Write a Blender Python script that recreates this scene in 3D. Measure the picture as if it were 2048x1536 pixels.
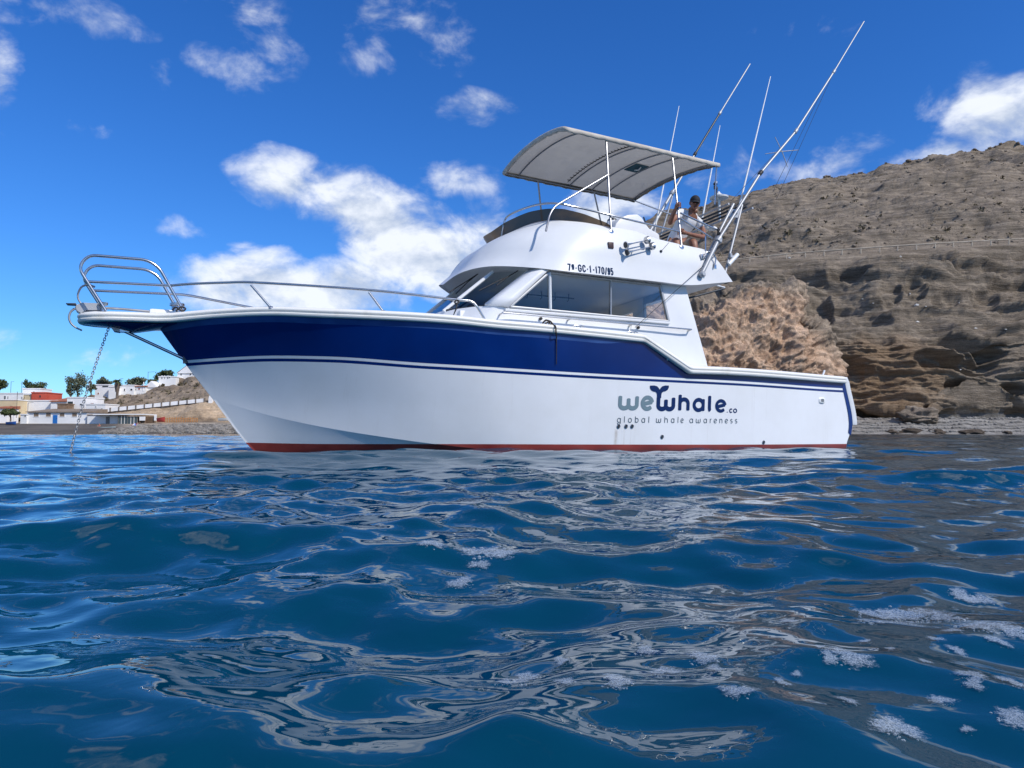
import bpy, bmesh, math, random
import numpy as np
from mathutils import Vector, Matrix

for _o in list(bpy.data.objects):
    bpy.data.objects.remove(_o)
sc = bpy.context.scene

# ------------------------------------------------------------------ camera
F, YH, H = 1480.0, 864.0, 0.36          # focal length in photo pixels, horizon row, eye height over the water
PITCH = math.atan((YH - 768) / F)
cam_d = bpy.data.cameras.new('camera')
cam_d.sensor_width = 36.0
cam_d.lens = 36.0 * F / 2048
cam_d.clip_start = 0.02
cam_d.clip_end = 20000
cam = bpy.data.objects.new('camera', cam_d)
sc.collection.objects.link(cam)
cam.location = (0, 0, H)
cam.rotation_euler = (math.pi / 2 + PITCH, 0, 0)
sc.camera = cam

# ------------------------------------------------------------------ light
SUN_EL, SUN_AZ = math.radians(42), math.radians(128)      # azimuth clockwise from +Y (straight ahead)
SUN = Vector((math.sin(SUN_AZ) * math.cos(SUN_EL), math.cos(SUN_AZ) * math.cos(SUN_EL), math.sin(SUN_EL)))
sun_d = bpy.data.lights.new('sun', 'SUN')
sun_d.energy = 3.8
sun_d.angle = math.radians(0.53)
sun_d.color = (1.0, 0.95, 0.88)
sun_o = bpy.data.objects.new('sun', sun_d)
sc.collection.objects.link(sun_o)
sun_o.rotation_euler = SUN.to_track_quat('Z', 'Y').to_euler()

# ------------------------------------------------------------------ sky
world = bpy.data.worlds.new('World')
sc.world = world
world.use_nodes = True
WN, WL = world.node_tree.nodes, world.node_tree.links
WN.clear()


def wn(t, **kw):
    n = WN.new(t)
    for k, v in kw.items():
        setattr(n, k, v)
    return n


def wl(a, b):
    WL.new(a, b)


def wmath(op, a, b=None, clamp=False):
    n = wn('ShaderNodeMath', operation=op)
    n.use_clamp = clamp
    for i, v in enumerate((a, b)):
        if v is None:
            continue
        if isinstance(v, (int, float)):
            n.inputs[i].default_value = v
        else:
            wl(v, n.inputs[i])
    return n.outputs[0]


sky = wn('ShaderNodeTexSky', sky_type='NISHITA')
sky.sun_disc = False
sky.sun_elevation = SUN_EL
sky.sun_rotation = SUN_AZ
sky.air_density = 1.0
sky.dust_density = 0.12
sky.ozone_density = 3.0
skyc = wn('ShaderNodeHueSaturation')
skyc.inputs['Hue'].default_value = 0.5
skyc.inputs['Saturation'].default_value = 1.25
skyt = wn('ShaderNodeMix', data_type='RGBA', blend_type='MULTIPLY')
skyt.inputs['Factor'].default_value = 1.0
skyt.inputs['B'].default_value = (0.56, 0.95, 1.47, 1)      # clear Atlantic air: a deeper blue
wl(sky.outputs[0], skyc.inputs['Color'])
wl(skyc.outputs[0], skyt.inputs['A'])

tc = wn('ShaderNodeTexCoord')
DIRV = tc.outputs['Generated']


def pdir(px, py):
    d = Vector((0, math.cos(PITCH), math.sin(PITCH))) + Vector((1, 0, 0)) * ((px - 1024) / F) \
        - Vector((0, -math.sin(PITCH), math.cos(PITCH))) * ((py - 768) / F)
    return d.normalized()


# cloud banks: centre, half width, half height (photo pixels), tilt in degrees, strength
CLOUDS = [
    (650, 385, 215, 75, -12, 1.0), (760, 440, 240, 80, -12, 1.15), (880, 515, 230, 95, -14, 1.3), (960, 470, 120, 80, 20, .9), (590, 580, 245, 85, -2, 1.3), (440, 590, 130, 60, 6, .8),
    (470, 30, 120, 55, -25, .44), (545, 85, 70, 70, 20, .44), (466, 143, 95, 48, 0, .62), (760, 50, 120, 75, -20, .48), (850, 70, 110, 85, 10, .58), (800, 120, 120, 50, 0, .45),
    (930, 215, 130, 38, -6, .46), (1995, 225, 130, 80, -14, 1.05), (1690, 325, 115, 48, 10, .62), (60, 8, 190, 42, 0, .62),
    (390, 465, 80, 34, -8, .54), (1240, 435, 150, 75, 0, .95), (1880, 305, 170, 48, 14, .74), (925, 368, 110, 52, 0, .68),
    (1470, 345, 130, 70, 0, .52), (330, 158, 45, 34, 0, .46), (155, 255, 60, 22, 0, .46), (0, 180, 40, 100, 0, .6),
    (480, 495, 60, 24, 0, .48), (150, 700, 280, 42, 3, .38), (1640, 60, 150, 40, 0, .30),
]


def cloud_mask(vec):
    """coverage of broken cumulus in the direction vec: named banks plus the same cloud going on round the rest of the sky"""
    mask = None
    for (px, py, hw, hh, tilt, st) in CLOUDS:
        c = pdir(px, py)
        mp = wn('ShaderNodeMapping', vector_type='TEXTURE')
        mp.inputs['Location'].default_value = c
        az = math.atan2(-c.x, c.y)
        mp.inputs['Rotation'].default_value = (0, math.radians(-tilt), az)
        mp.inputs['Scale'].default_value = (hw / F, 0.6, hh / F)
        wl(vec, mp.inputs['Vector'])
        g = wn('ShaderNodeTexGradient', gradient_type='SPHERICAL')
        wl(mp.outputs[0], g.inputs[0])
        v = wmath('MULTIPLY', wmath('POWER', g.outputs['Fac'], 0.5), st)
        mask = v if mask is None else wmath('MAXIMUM', mask, v)
    # out of the frame (sides, behind): the same broken coverage
    sep = wn('ShaderNodeSeparateXYZ')
    wl(vec, sep.inputs[0])
    n0 = wn('ShaderNodeTexNoise')
    n0.inputs['Scale'].default_value = 3.2
    n0.inputs['Detail'].default_value = 1.0
    mp0 = wn('ShaderNodeMapping')
    mp0.inputs['Scale'].default_value = (1, 1, 2.6)
    wl(vec, mp0.inputs['Vector'])
    wl(mp0.outputs[0], n0.inputs['Vector'])
    gen = wmath('MULTIPLY', wmath('SUBTRACT', n0.outputs['Fac'], 0.42, True), 4.2)
    outside = wn('ShaderNodeMapRange', interpolation_type='SMOOTHSTEP')
    outside.inputs['From Min'].default_value = 0.80
    outside.inputs['From Max'].default_value = 0.62
    dt = wn('ShaderNodeVectorMath', operation='DOT_PRODUCT')
    dt.inputs[1].default_value = pdir(1024, 500)
    wl(vec, dt.inputs[0])
    wl(dt.outputs['Value'], outside.inputs['Value'])
    return wmath('MAXIMUM', mask, wmath('MULTIPLY', gen, outside.outputs[0]))


def cloud_density(vec, mask):
    nz = wn('ShaderNodeTexNoise')
    nz.inputs['Scale'].default_value = 11.0
    nz.inputs['Detail'].default_value = 8.0
    nz.inputs['Roughness'].default_value = 0.58
    nz.inputs['Distortion'].default_value = 0.25
    mp2 = wn('ShaderNodeMapping')
    mp2.inputs['Location'].default_value = (3.3, 1.7, 0.4)
    mp2.inputs['Scale'].default_value = (1, 1, 1.5)
    wl(vec, mp2.inputs['Vector'])
    wl(mp2.outputs[0], nz.inputs['Vector'])
    # density = mask + (noise-0.5)*k - threshold
    d = wmath('ADD', mask, wmath('MULTIPLY', wmath('SUBTRACT', nz.outputs['Fac'], 0.5), 2.3))
    mr = wn('ShaderNodeMapRange', interpolation_type='SMOOTHSTEP')
    mr.inputs['From Min'].default_value = 0.28
    mr.inputs['From Max'].default_value = 1.12
    wl(d, mr.inputs['Value'])
    # nothing where there is no bank at all
    gate = wn('ShaderNodeMapRange', interpolation_type='SMOOTHSTEP')
    gate.inputs['From Min'].default_value = 0.02
    gate.inputs['From Max'].default_value = 0.30
    wl(mask, gate.inputs['Value'])
    return wmath('MULTIPLY', mr.outputs[0], gate.outputs[0]), nz.outputs['Fac']


MASK = cloud_mask(DIRV)
dens, raw1 = cloud_density(DIRV, MASK)
off = wn('ShaderNodeVectorMath', operation='ADD')
off.inputs[1].default_value = (SUN.x * 0.016, SUN.y * 0.016, 0.030)
wl(DIRV, off.inputs[0])
dens2, raw2 = cloud_density(off.outputs[0], MASK)
shade = wn('ShaderNodeMapRange')
shade.inputs['From Min'].default_value = -0.10
shade.inputs['From Max'].default_value = 0.13
shade.inputs['To Min'].default_value = 1.0
shade.inputs['To Max'].default_value = 0.0
wl(wmath('SUBTRACT', raw2, raw1), shade.inputs['Value'])
ccol = wn('ShaderNodeMix', data_type='RGBA')
ccol.inputs['A'].default_value = (5.2, 6.0, 7.4, 1)        # sunless underside of a cloud
ccol.inputs['B'].default_value = (9.2, 9.6, 10.2, 1)       # sunlit top
wl(shade.outputs[0], ccol.inputs['Factor'])
cmix = wn('ShaderNodeMix', data_type='RGBA')
wl(wmath('MULTIPLY', dens, 0.93), cmix.inputs['Factor'])
wl(skyt.outputs['Result'], cmix.inputs['A'])
wl(ccol.outputs['Result'], cmix.inputs['B'])
bg = wn('ShaderNodeBackground')
bg.inputs['Strength'].default_value = 0.107
wl(cmix.outputs['Result'], bg.inputs['Color'])
wo = wn('ShaderNodeOutputWorld')
wl(bg.outputs[0], wo.inputs['Surface'])

# ------------------------------------------------------------------ film
sc.view_settings.view_transform = 'Standard'
sc.view_settings.look = 'None'
sc.view_settings.exposure = 0.0
sc.view_settings.gamma = 1.0
sc.view_settings.use_curve_mapping = False
sc.render.engine = 'CYCLES'
sc.cycles.use_denoising = True
sc.cycles.max_bounces = 8
sc.cycles.transparent_max_bounces = 12
sc.cycles.caustics_reflective = False
sc.cycles.caustics_refractive = False
sc.cycles.sample_clamp_indirect = 6.0

# ------------------------------------------------------------------ helpers
COL = sc.collection
_mats = {}


def mat(name, color=(.8, .8, .8), rough=.5, metal=0.0, coat=0.0, ior=1.5, build=None, spec=0.5):
    if name in _mats:
        return _mats[name]
    m = bpy.data.materials.new(name)
    m.use_nodes = True
    b = m.node_tree.nodes['Principled BSDF']
    b.inputs['Base Color'].default_value = (*color, 1)
    b.inputs['Roughness'].default_value = rough
    b.inputs['Metallic'].default_value = metal
    b.inputs['IOR'].default_value = ior
    b.inputs['Specular IOR Level'].default_value = spec
    if coat:
        b.inputs['Coat Weight'].default_value = coat
        b.inputs['Coat Roughness'].default_value = 0.08
    if build:
        build(m.node_tree.nodes, m.node_tree.links, b)
    _mats[name] = m
    return m


def N(nodes, t, **kw):
    n = nodes.new(t)
    ins = kw.pop('ins', {})
    for k, v in kw.items():
        setattr(n, k, v)
    for k, v in ins.items():
        n.inputs[k].default_value = v
    return n


def noise_mix(c1, c2, scale, detail=5, lo=.35, hi=.65, coord='Object', bump=0, bscale=None, stretch=(1, 1, 1), rough=.55):
    """colour varied between c1 and c2 by noise, with optional fine relief"""
    def build(n, l, b):
        t = N(n, 'ShaderNodeTexCoord')
        mp = N(n, 'ShaderNodeMapping', ins={'Scale': stretch})
        l.new(t.outputs[coord], mp.inputs[0])
        nz = N(n, 'ShaderNodeTexNoise', ins={'Scale': scale, 'Detail': detail, 'Roughness': rough})
        l.new(mp.outputs[0], nz.inputs['Vector'])
        r = N(n, 'ShaderNodeMapRange', ins={'From Min': lo, 'From Max': hi})
        l.new(nz.outputs['Fac'], r.inputs['Value'])
        mx = N(n, 'ShaderNodeMix', data_type='RGBA', ins={'A': (*c1, 1), 'B': (*c2, 1)})
        l.new(r.outputs[0], mx.inputs['Factor'])
        l.new(mx.outputs['Result'], b.inputs['Base Color'])
        if bump:
            n2 = N(n, 'ShaderNodeTexNoise', ins={'Scale': bscale or scale * 3, 'Detail': 6})
            l.new(mp.outputs[0], n2.inputs['Vector'])
            bp = N(n, 'ShaderNodeBump', ins={'Strength': 1.0, 'Distance': bump})
            l.new(n2.outputs['Fac'], bp.inputs['Height'])
            l.new(bp.outputs[0], b.inputs['Normal'])
    return build


def link(name, me, m=None, parent=None, smooth=False, angle=None):
    o = bpy.data.objects.new(name, me)
    COL.objects.link(o)
    if m is not None:
        if isinstance(m, (list, tuple)):
            for x in m:
                me.materials.append(x)
        else:
            me.materials.append(m)
    if parent is not None:
        o.parent = parent
    if smooth and len(me.polygons):
        me.polygons.foreach_set('use_smooth', [True] * len(me.polygons))
        if angle:
            me.set_sharp_from_angle(angle=math.radians(angle))
    return o


def mesh(name, verts, faces, m=None, parent=None, smooth=False, angle=None):
    me = bpy.data.meshes.new(name)
    me.from_pydata([tuple(map(float, v)) for v in verts], [], faces)
    me.update()
    return link(name, me, m, parent, smooth, angle)


def grid_mesh(name, P, m=None, parent=None, smooth=True, closed_u=False, closed_v=False, angle=None):
    """P: array (rows, cols, 3) -> quad grid, fast"""
    P = np.asarray(P, dtype=np.float32)
    r, c = P.shape[:2]
    idx = np.arange(r * c).reshape(r, c)
    if closed_v:
        idx = np.vstack([idx, idx[:1]])
    if closed_u:
        idx = np.hstack([idx, idx[:, :1]])
    q = np.stack([idx[:-1, :-1], idx[:-1, 1:], idx[1:, 1:], idx[1:, :-1]], -1).reshape(-1, 4)
    me = bpy.data.meshes.new(name)
    me.vertices.add(r * c)
    me.vertices.foreach_set('co', P.reshape(-1))
    me.loops.add(q.size)
    me.loops.foreach_set('vertex_index', q.reshape(-1).astype(np.int32))
    me.polygons.add(len(q))
    me.polygons.foreach_set('loop_start', (np.arange(len(q)) * 4).astype(np.int32))
    me.polygons.foreach_set('loop_total', np.full(len(q), 4, np.int32))
    me.update(calc_edges=True)
    me.validate()
    return link(name, me, m, parent, smooth, angle)


class MB:
    """collects shapes into one mesh"""

    def __init__(s):
        s.v, s.f = [], []

    def add(s, vs, fs):
        k = len(s.v)
        s.v += [tuple(map(float, v)) for v in vs]
        s.f += [tuple(i + k for i in f) for f in fs]
        return s

    def box(s, x0, x1, y0, y1, z0, z1):
        v = [(x, y, z) for z in (z0, z1) for (x, y) in ((x0, y0), (x1, y0), (x1, y1), (x0, y1))]
        return s.add(v, [(3, 2, 1, 0), (4, 5, 6, 7), (0, 1, 5, 4), (1, 2, 6, 5), (2, 3, 7, 6), (3, 0, 4, 7)])

    def tube(s, pts, r, seg=8, cap=True):
        pts = [Vector(p) for p in pts]
        n = len(pts)
        rr = r if hasattr(r, '__len__') else [r] * n
        t0 = (pts[1] - pts[0]).normalized()
        a = Vector((0, 0, 1)) if abs(t0.z) < .9 else Vector((1, 0, 0))
        nx = t0.cross(a).normalized()
        vs, fs = [], []
        for i in range(n):
            t = (pts[min(i + 1, n - 1)] - pts[max(i - 1, 0)])
            t = t.normalized() if t.length > 1e-9 else t0
            nx = (nx - t * nx.dot(t))
            nx = nx.normalized() if nx.length > 1e-9 else t.orthogonal().normalized()
            ny = t.cross(nx)
            for k in range(seg):
                an = 2 * math.pi * k / seg
                vs.append(pts[i] + (nx * math.cos(an) + ny * math.sin(an)) * rr[i])
        for i in range(n - 1):
            for k in range(seg):
                k2 = (k + 1) % seg
                fs.append((i * seg + k, i * seg + k2, (i + 1) * seg + k2, (i + 1) * seg + k))
        if cap:
            fs.append(tuple(range(seg))[::-1])
            fs.append(tuple((n - 1) * seg + k for k in range(seg)))
        return s.add(vs, fs)

    def lathe(s, p0, axis, prof, seg=16):
        """prof: list of (distance along axis, radius)"""
        p0, ax = Vector(p0), Vector(axis).normalized()
        nx = ax.orthogonal().normalized()
        ny = ax.cross(nx)
        vs, fs = [], []
        for (d, r) in prof:
            for k in range(seg):
                an = 2 * math.pi * k / seg
                vs.append(p0 + ax * d + (nx * math.cos(an) + ny * math.sin(an)) * r)
        for i in range(len(prof) - 1):
            for k in range(seg):
                k2 = (k + 1) % seg
                fs.append((i * seg + k, i * seg + k2, (i + 1) * seg + k2, (i + 1) * seg + k))
        fs.append(tuple(range(seg))[::-1])
        fs.append(tuple((len(prof) - 1) * seg + k for k in range(seg)))
        return s.add(vs, fs)

    def prism(s, poly, vec):
        """poly: 3-D outline, extruded by vec"""
        n = len(poly)
        vec = Vector(vec)
        vs = [Vector(p) for p in poly] + [Vector(p) + vec for p in poly]
        fs = [tuple(range(n))[::-1], tuple(range(n, 2 * n))]
        for i in range(n):
            j = (i + 1) % n
            fs.append((i, j, n + j, n + i))
        return s.add(vs, fs)

    def build(s, name, m=None, parent=None, smooth=False, angle=35, bevel=0):
        me = bpy.data.meshes.new(name)
        me.from_pydata(s.v, [], s.f)
        me.update()
        bm = bmesh.new()
        bm.from_mesh(me)
        bmesh.ops.recalc_face_normals(bm, faces=bm.faces)
        if bevel:
            bmesh.ops.bevel(bm, geom=[e for e in bm.edges if e.calc_face_angle(0) > .5], offset=bevel, segments=2, affect='EDGES', profile=.6)
        bm.to_mesh(me)
        bm.free()
        return link(name, me, m, parent, smooth or bool(bevel), angle)


def empty(name, loc=(0, 0, 0), label=None, cat=None, group=None):
    o = bpy.data.objects.new(name, None)
    COL.objects.link(o)
    o.location = loc
    o.empty_display_size = .2
    tag(o, label, cat, group)
    return o


def tag(o, label=None, cat=None, group=None, kind=None):
    for k, v in (('label', label), ('category', cat), ('group', group), ('kind', kind)):
        if v:
            o[k] = v
    return o


def copy_tree(o, parent=None):
    c = o.copy()
    COL.objects.link(c)
    c.parent = parent
    for ch in list(o.children):
        copy_tree(ch, c)
    return c


def at(px, py, D):
    """the point at depth D (metres) that was measured at photo pixel px, py"""
    d = pdir(px, py)
    k = D / d.y
    return Vector((d.x * k, D, H + d.z * k))


def catmull(pts, n, closed=False):
    P = np.asarray(pts, float)
    m = len(P)
    out = []
    t = np.linspace(0, m - 1, n)
    for tt in t:
        i = min(int(tt), m - 2)
        f = tt - i
        p0, p1, p2, p3 = P[max(i - 1, 0)], P[i], P[i + 1], P[min(i + 2, m - 1)]
        out.append(.5 * ((2 * p1) + (-p0 + p2) * f + (2 * p0 - 5 * p1 + 4 * p2 - p3) * f ** 2 + (-p0 + 3 * p1 - 3 * p2 + p3) * f ** 3))
    return np.array(out)


def fillet(pts, r, k=5):
    """polyline with rounded corners"""
    pts = [Vector(p) for p in pts]
    out = [pts[0]]
    for i in range(1, len(pts) - 1):
        a, b, c = pts[i - 1], pts[i], pts[i + 1]
        d1, d2 = (a - b), (c - b)
        q = min(r, d1.length * .48, d2.length * .48)
        p1, p2 = b + d1.normalized() * q, b + d2.normalized() * q
        for j in range(k + 1):
            f = j / k
            out.append(p1 * (1 - f) ** 2 + b * 2 * f * (1 - f) + p2 * f ** 2)
    out.append(pts[-1])
    return out


# numpy gradient noise -------------------------------------------------
_rs = np.random.RandomState(5)
_perm = _rs.permutation(256)
_perm = np.concatenate([_perm, _perm, _perm])
_gr = _rs.normal(size=(256, 3))
_gr /= np.linalg.norm(_gr, axis=1)[:, None]


def perlin(x, y, z):
    xi, yi, zi = np.floor(x).astype(int), np.floor(y).astype(int), np.floor(z).astype(int)
    xf, yf, zf = x - xi, y - yi, z - zi
    u_, v_, w_ = [t * t * t * (t * (t * 6 - 15) + 10) for t in (xf, yf, zf)]
    xi &= 255
    yi &= 255
    zi &= 255
    out = 0
    for dx in (0, 1):
        for dy in (0, 1):
            for dz in (0, 1):
                g = _gr[_perm[_perm[_perm[xi + dx] + yi + dy] + zi + dz]]
                d = g[..., 0] * (xf - dx) + g[..., 1] * (yf - dy) + g[..., 2] * (zf - dz)
                out = out + d * (u_ if dx else 1 - u_) * (v_ if dy else 1 - v_) * (w_ if dz else 1 - w_)
    return out * 1.5


def fbm(x, y, z, oct=4, gain=.5, lac=2.03):
    a, s = 1.0, 0
    for i in range(oct):
        s = s + a * perlin(x, y, z)
        x, y, z = x * lac + 7.1, y * lac + 3.3, z * lac + 5.7
        a *= gain
    return s


def ridged(x, y, z, oct=4, gain=.5, lac=2.1):
    a, s = 1.0, 0
    for i in range(oct):
        s = s + a * (1 - np.abs(perlin(x, y, z)) * 2)
        x, y, z = x * lac + 1.7, y * lac + 9.2, z * lac + 4.4
        a *= gain
    return s


def worley(x, y, z, seed=0):
    """distance to nearest and second nearest feature point of a jittered grid"""
    xi, yi, zi = np.floor(x).astype(int), np.floor(y).astype(int), np.floor(z).astype(int)
    f1 = np.full(x.shape, 9.0)
    f2 = np.full(x.shape, 9.0)
    for dx in (-1, 0, 1):
        for dy in (-1, 0, 1):
            for dz in (-1, 0, 1):
                cx, cy, cz = xi + dx, yi + dy, zi + dz
                h = _perm[_perm[_perm[(cx + seed) & 255] + (cy & 255)] + (cz & 255)]
                g = _gr[h] * .45 + .5
                d = np.sqrt((cx + g[..., 0] - x) ** 2 + (cy + g[..., 1] - y) ** 2 + (cz + g[..., 2] - z) ** 2)
                n1 = d < f1
                f2 = np.where(n1, f1, np.minimum(f2, d))
                f1 = np.where(n1, d, f1)
    return f1, f2


def sstep(a, b, x):
    t = np.clip((x - a) / (b - a), 0, 1)
    return t * t * (3 - 2 * t)

# ================================================================== WATER
_wr = np.random.RandomState(23)
WAVES = []          # wavelength, amplitude, direction, phase
for (l0, l1, n, rms, spread) in ((6.0, 10.0, 5, .030, .45), (2.2, 4.2, 9, .019, .75), (.9, 1.9, 15, .0120, .9),
                                 (.42, .85, 22, .0080, 1.1), (.17, .38, 28, .0042, 1.25), (.08, .15, 26, .0012, 1.4)):
    for i in range(n):
        lam = l0 * (l1 / l0) ** _wr.rand()
        WAVES.append((lam, rms * math.sqrt(2.0 / n) * (.6 + .8 * _wr.rand()), math.radians(-98) + _wr.normal() * spread * .75, _wr.rand() * 6.283))


def _sum(x, y, fade):
    hgt = np.zeros_like(x)
    dx = np.zeros_like(x)
    dy = np.zeros_like(x)
    for (lam, a, th, ph) in WAVES:
        k = 2 * math.pi / lam
        w = a if fade is None else a * np.clip((lam / fade - 2.2) / 2.5, 0, 1)
        p = k * (x * math.cos(th) + y * math.sin(th)) + ph
        hgt += w * np.cos(p)
        s = w * np.sin(p)
        dx += s * math.cos(th)
        dy += s * math.sin(th)
    return hgt, dx, dy


def water_height(x, y, spacing=None):
    x, y = np.asarray(x, np.float32), np.asarray(y, np.float32)
    spacing = None if spacing is None else np.asarray(spacing, np.float32)
    calm = 1 - .55 * sstep(50, 110, np.hypot(x, y))
    h0, dx, dy = _sum(x, y, spacing)
    h1, _, _ = _sum(x + .85 * dx, y + .85 * dy, spacing)          # pull crests together: sharp crests, flat troughs
    return h1 * calm + .082


rad = [.02, .06, .1, .14]
while rad[-1] < 90:
    rad.append(rad[-1] * 1.0095)
while rad[-1] < 9000:
    rad.append(rad[-1] * 1.06)
rad = np.array(rad)
A0 = math.radians(44)
ang = np.concatenate([np.linspace(-A0, A0, 760), np.linspace(A0, 2 * math.pi - A0, 120)[1:-1]])
dth = np.where(np.abs(ang) <= A0, 2 * A0 / 760, (2 * math.pi - 2 * A0) / 118)
RR, AA = np.meshgrid(rad, ang, indexing='ij')
XX, YY = RR * np.sin(AA), RR * np.cos(AA)
SP = np.maximum(np.gradient(rad)[:, None] * np.ones_like(AA), RR * np.minimum(dth, .02)[None, :])
ZZ = water_height(XX, YY, SP)


def _water(n, l, b):
    t = N(n, 'ShaderNodeTexCoord')
    prev = None
    for (sc_, dist, st, det) in ((3.2, .008, (1.0, 1.3, 1), 3), (10.0, .0020, (1.0, 1.2, 1), 3)):
        mp = N(n, 'ShaderNodeMapping', ins={'Scale': st, 'Rotation': (0, 0, .35 * sc_)})
        l.new(t.outputs['Object'], mp.inputs[0])
        nz = N(n, 'ShaderNodeTexNoise', ins={'Scale': sc_, 'Detail': det, 'Roughness': .5, 'Distortion': .4})
        l.new(mp.outputs[0], nz.inputs['Vector'])
        bp = N(n, 'ShaderNodeBump', ins={'Strength': 1.0, 'Distance': dist})
        l.new(nz.outputs['Fac'], bp.inputs['Height'])
        if prev:
            l.new(prev.outputs[0], bp.inputs['Normal'])
        prev = bp
    l.new(prev.outputs[0], b.inputs['Normal'])


M_water = mat('sea_water', (.0006, .042, .078), .012, ior=1.40, build=_water)
water = grid_mesh('sea_water', np.stack([XX, YY, ZZ], -1), M_water, closed_u=True)
tag(water, 'deep blue rippled sea water', None, None, 'structure')

# ================================================================== ROCK MATERIALS


def _rock(cols, sc1, sc2, strata=0.0, bump=.25, attr=True):
    """cols: four natural rock colours; an attribute 'tint' blends the last pair in"""
    def build(n, l, b):
        g = N(n, 'ShaderNodeNewGeometry')
        mp = N(n, 'ShaderNodeMapping', ins={'Scale': (1, 1, 1 + strata)})
        l.new(g.outputs['Position'], mp.inputs[0])
        n1 = N(n, 'ShaderNodeTexNoise', ins={'Scale': sc1, 'Detail': 8, 'Roughness': .62})
        n2 = N(n, 'ShaderNodeTexNoise', ins={'Scale': sc2, 'Detail': 6, 'Roughness': .65})
        l.new(mp.outputs[0], n1.inputs['Vector'])
        l.new(mp.outputs[0], n2.inputs['Vector'])
        r1 = N(n, 'ShaderNodeMapRange', ins={'From Min': .36, 'From Max': .64})
        l.new(n1.outputs['Fac'], r1.inputs['Value'])
        mA = N(n, 'ShaderNodeMix', data_type='RGBA', ins={'A': (*cols[0], 1), 'B': (*cols[1], 1)})
        mB = N(n, 'ShaderNodeMix', data_type='RGBA', ins={'A': (*cols[2], 1), 'B': (*cols[3], 1)})
        l.new(r1.outputs[0], mA.inputs['Factor'])
        l.new(r1.outputs[0], mB.inputs['Factor'])
        mC = N(n, 'ShaderNodeMix', data_type='RGBA')
        if attr:
            at_ = N(n, 'ShaderNodeAttribute', attribute_name='tint')
            l.new(at_.outputs['Fac'], mC.inputs['Factor'])
        else:
            mC.inputs['Factor'].default_value = 0
        l.new(mA.outputs['Result'], mC.inputs['A'])
        l.new(mB.outputs['Result'], mC.inputs['B'])
        hv = N(n, 'ShaderNodeMapRange', ins={'From Min': .3, 'From Max': .7, 'To Min': .70, 'To Max': 1.30})
        # thin beds of ash and lapilli, seen as fine level lines, plus gritty speckle
        mpb = N(n, 'ShaderNodeMapping', ins={'Scale': (.06, .06, 1.0 + strata * .35)})
        l.new(g.outputs['Position'], mpb.inputs[0])
        n3 = N(n, 'ShaderNodeTexNoise', ins={'Scale': 1.0, 'Detail': 9, 'Roughness': .7, 'Distortion': .6})
        l.new(mpb.outputs[0], n3.inputs['Vector'])
        n4 = N(n, 'ShaderNodeTexNoise', ins={'Scale': sc2 * 3.5, 'Detail': 8, 'Roughness': .75})
        l.new(g.outputs['Position'], n4.inputs['Vector'])
        s1 = N(n, 'ShaderNodeMath', operation='ADD')
        l.new(n2.outputs['Fac'], s1.inputs[0])
        l.new((n3 if strata > 1 else n4).outputs['Fac'], s1.inputs[1])
        s2 = N(n, 'ShaderNodeMath', operation='ADD')
        l.new(s1.outputs[0], s2.inputs[0])
        l.new(n4.outputs['Fac'], s2.inputs[1])
        s3 = N(n, 'ShaderNodeMath', operation='MULTIPLY_ADD', ins={1: .75, 2: -.625})
        l.new(s2.outputs[0], s3.inputs[0])
        l.new(s3.outputs[0], hv.inputs['Value'])
        mm = N(n, 'ShaderNodeMix', data_type='RGBA', blend_type='MULTIPLY', ins={'Factor': 1.0})
        l.new(mC.outputs['Result'], mm.inputs['A'])
        l.new(hv.outputs[0], mm.inputs['B'])
        l.new(mm.outputs['Result'], b.inputs['Base Color'])
        bp = N(n, 'ShaderNodeBump', ins={'Strength': 1.0, 'Distance': bump})
        l.new(s2.outputs[0], bp.inputs['Height'])
        l.new(bp.outputs[0], b.inputs['Normal'])
    return build


M_cliff = mat('cliff_rock', rough=.95, spec=.15, build=_rock([(.175, .142, .106), (.35, .288, .22), (.21, .142, .086), (.37, .26, .165)], .16, 1.1, 6.0, .35))
M_tan = mat('tan_sandstone', rough=.95, spec=.12, build=_rock([(.44, .285, .185), (.70, .50, .35), (.23, .185, .14), (.38, .305, .23)], .35, 1.6, .6, .16))
M_hill = mat('hill_earth', rough=.95, spec=.12, build=_rock([(.19, .145, .105), (.36, .285, .21), (.36, .255, .16), (.54, .41, .28)], .12, .8, 1.2, .3))
M_darkrock = mat('dark_shore_rock', rough=.85, spec=.3, build=_rock([(.05, .038, .028), (.12, .092, .068), (0, 0, 0), (0, 0, 0)], .6, 2.5, 0, .08, False))
M_boulder = mat('boulder_rock', rough=.95, spec=.15, build=_rock([(.19, .155, .12), (.34, .28, .22), (0, 0, 0), (0, 0, 0)], .4, 1.8, .8, .15, False))
M_pebble = mat('pebble_shingle', rough=.9, spec=.2, build=_rock([(.22, .205, .185), (.36, .34, .31), (0, 0, 0), (0, 0, 0)], .5, 3.0, 0, .1, False))
M_sand = mat('dark_volcanic_sand', rough=.95, spec=.15, build=_rock([(.088, .076, .066), (.135, .118, .10), (.30, .25, .19), (.42, .35, .27)], .15, 2.0, 0, .03))


def lerp_tab(px, tab):
    t = np.array(tab, float)
    return np.interp(px, t[:, 0], t[:, 1])


def pcoord(px, py, D):
    """vectorised at()"""
    dx = (px - 1024) / F
    dv = -(py - 768) / F
    dy = math.cos(PITCH) - math.sin(PITCH) * dv
    dz = math.sin(PITCH) + math.cos(PITCH) * dv
    k = D / dy
    return np.stack([dx * k, D + 0 * px, H + dz * k], -1)


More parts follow.
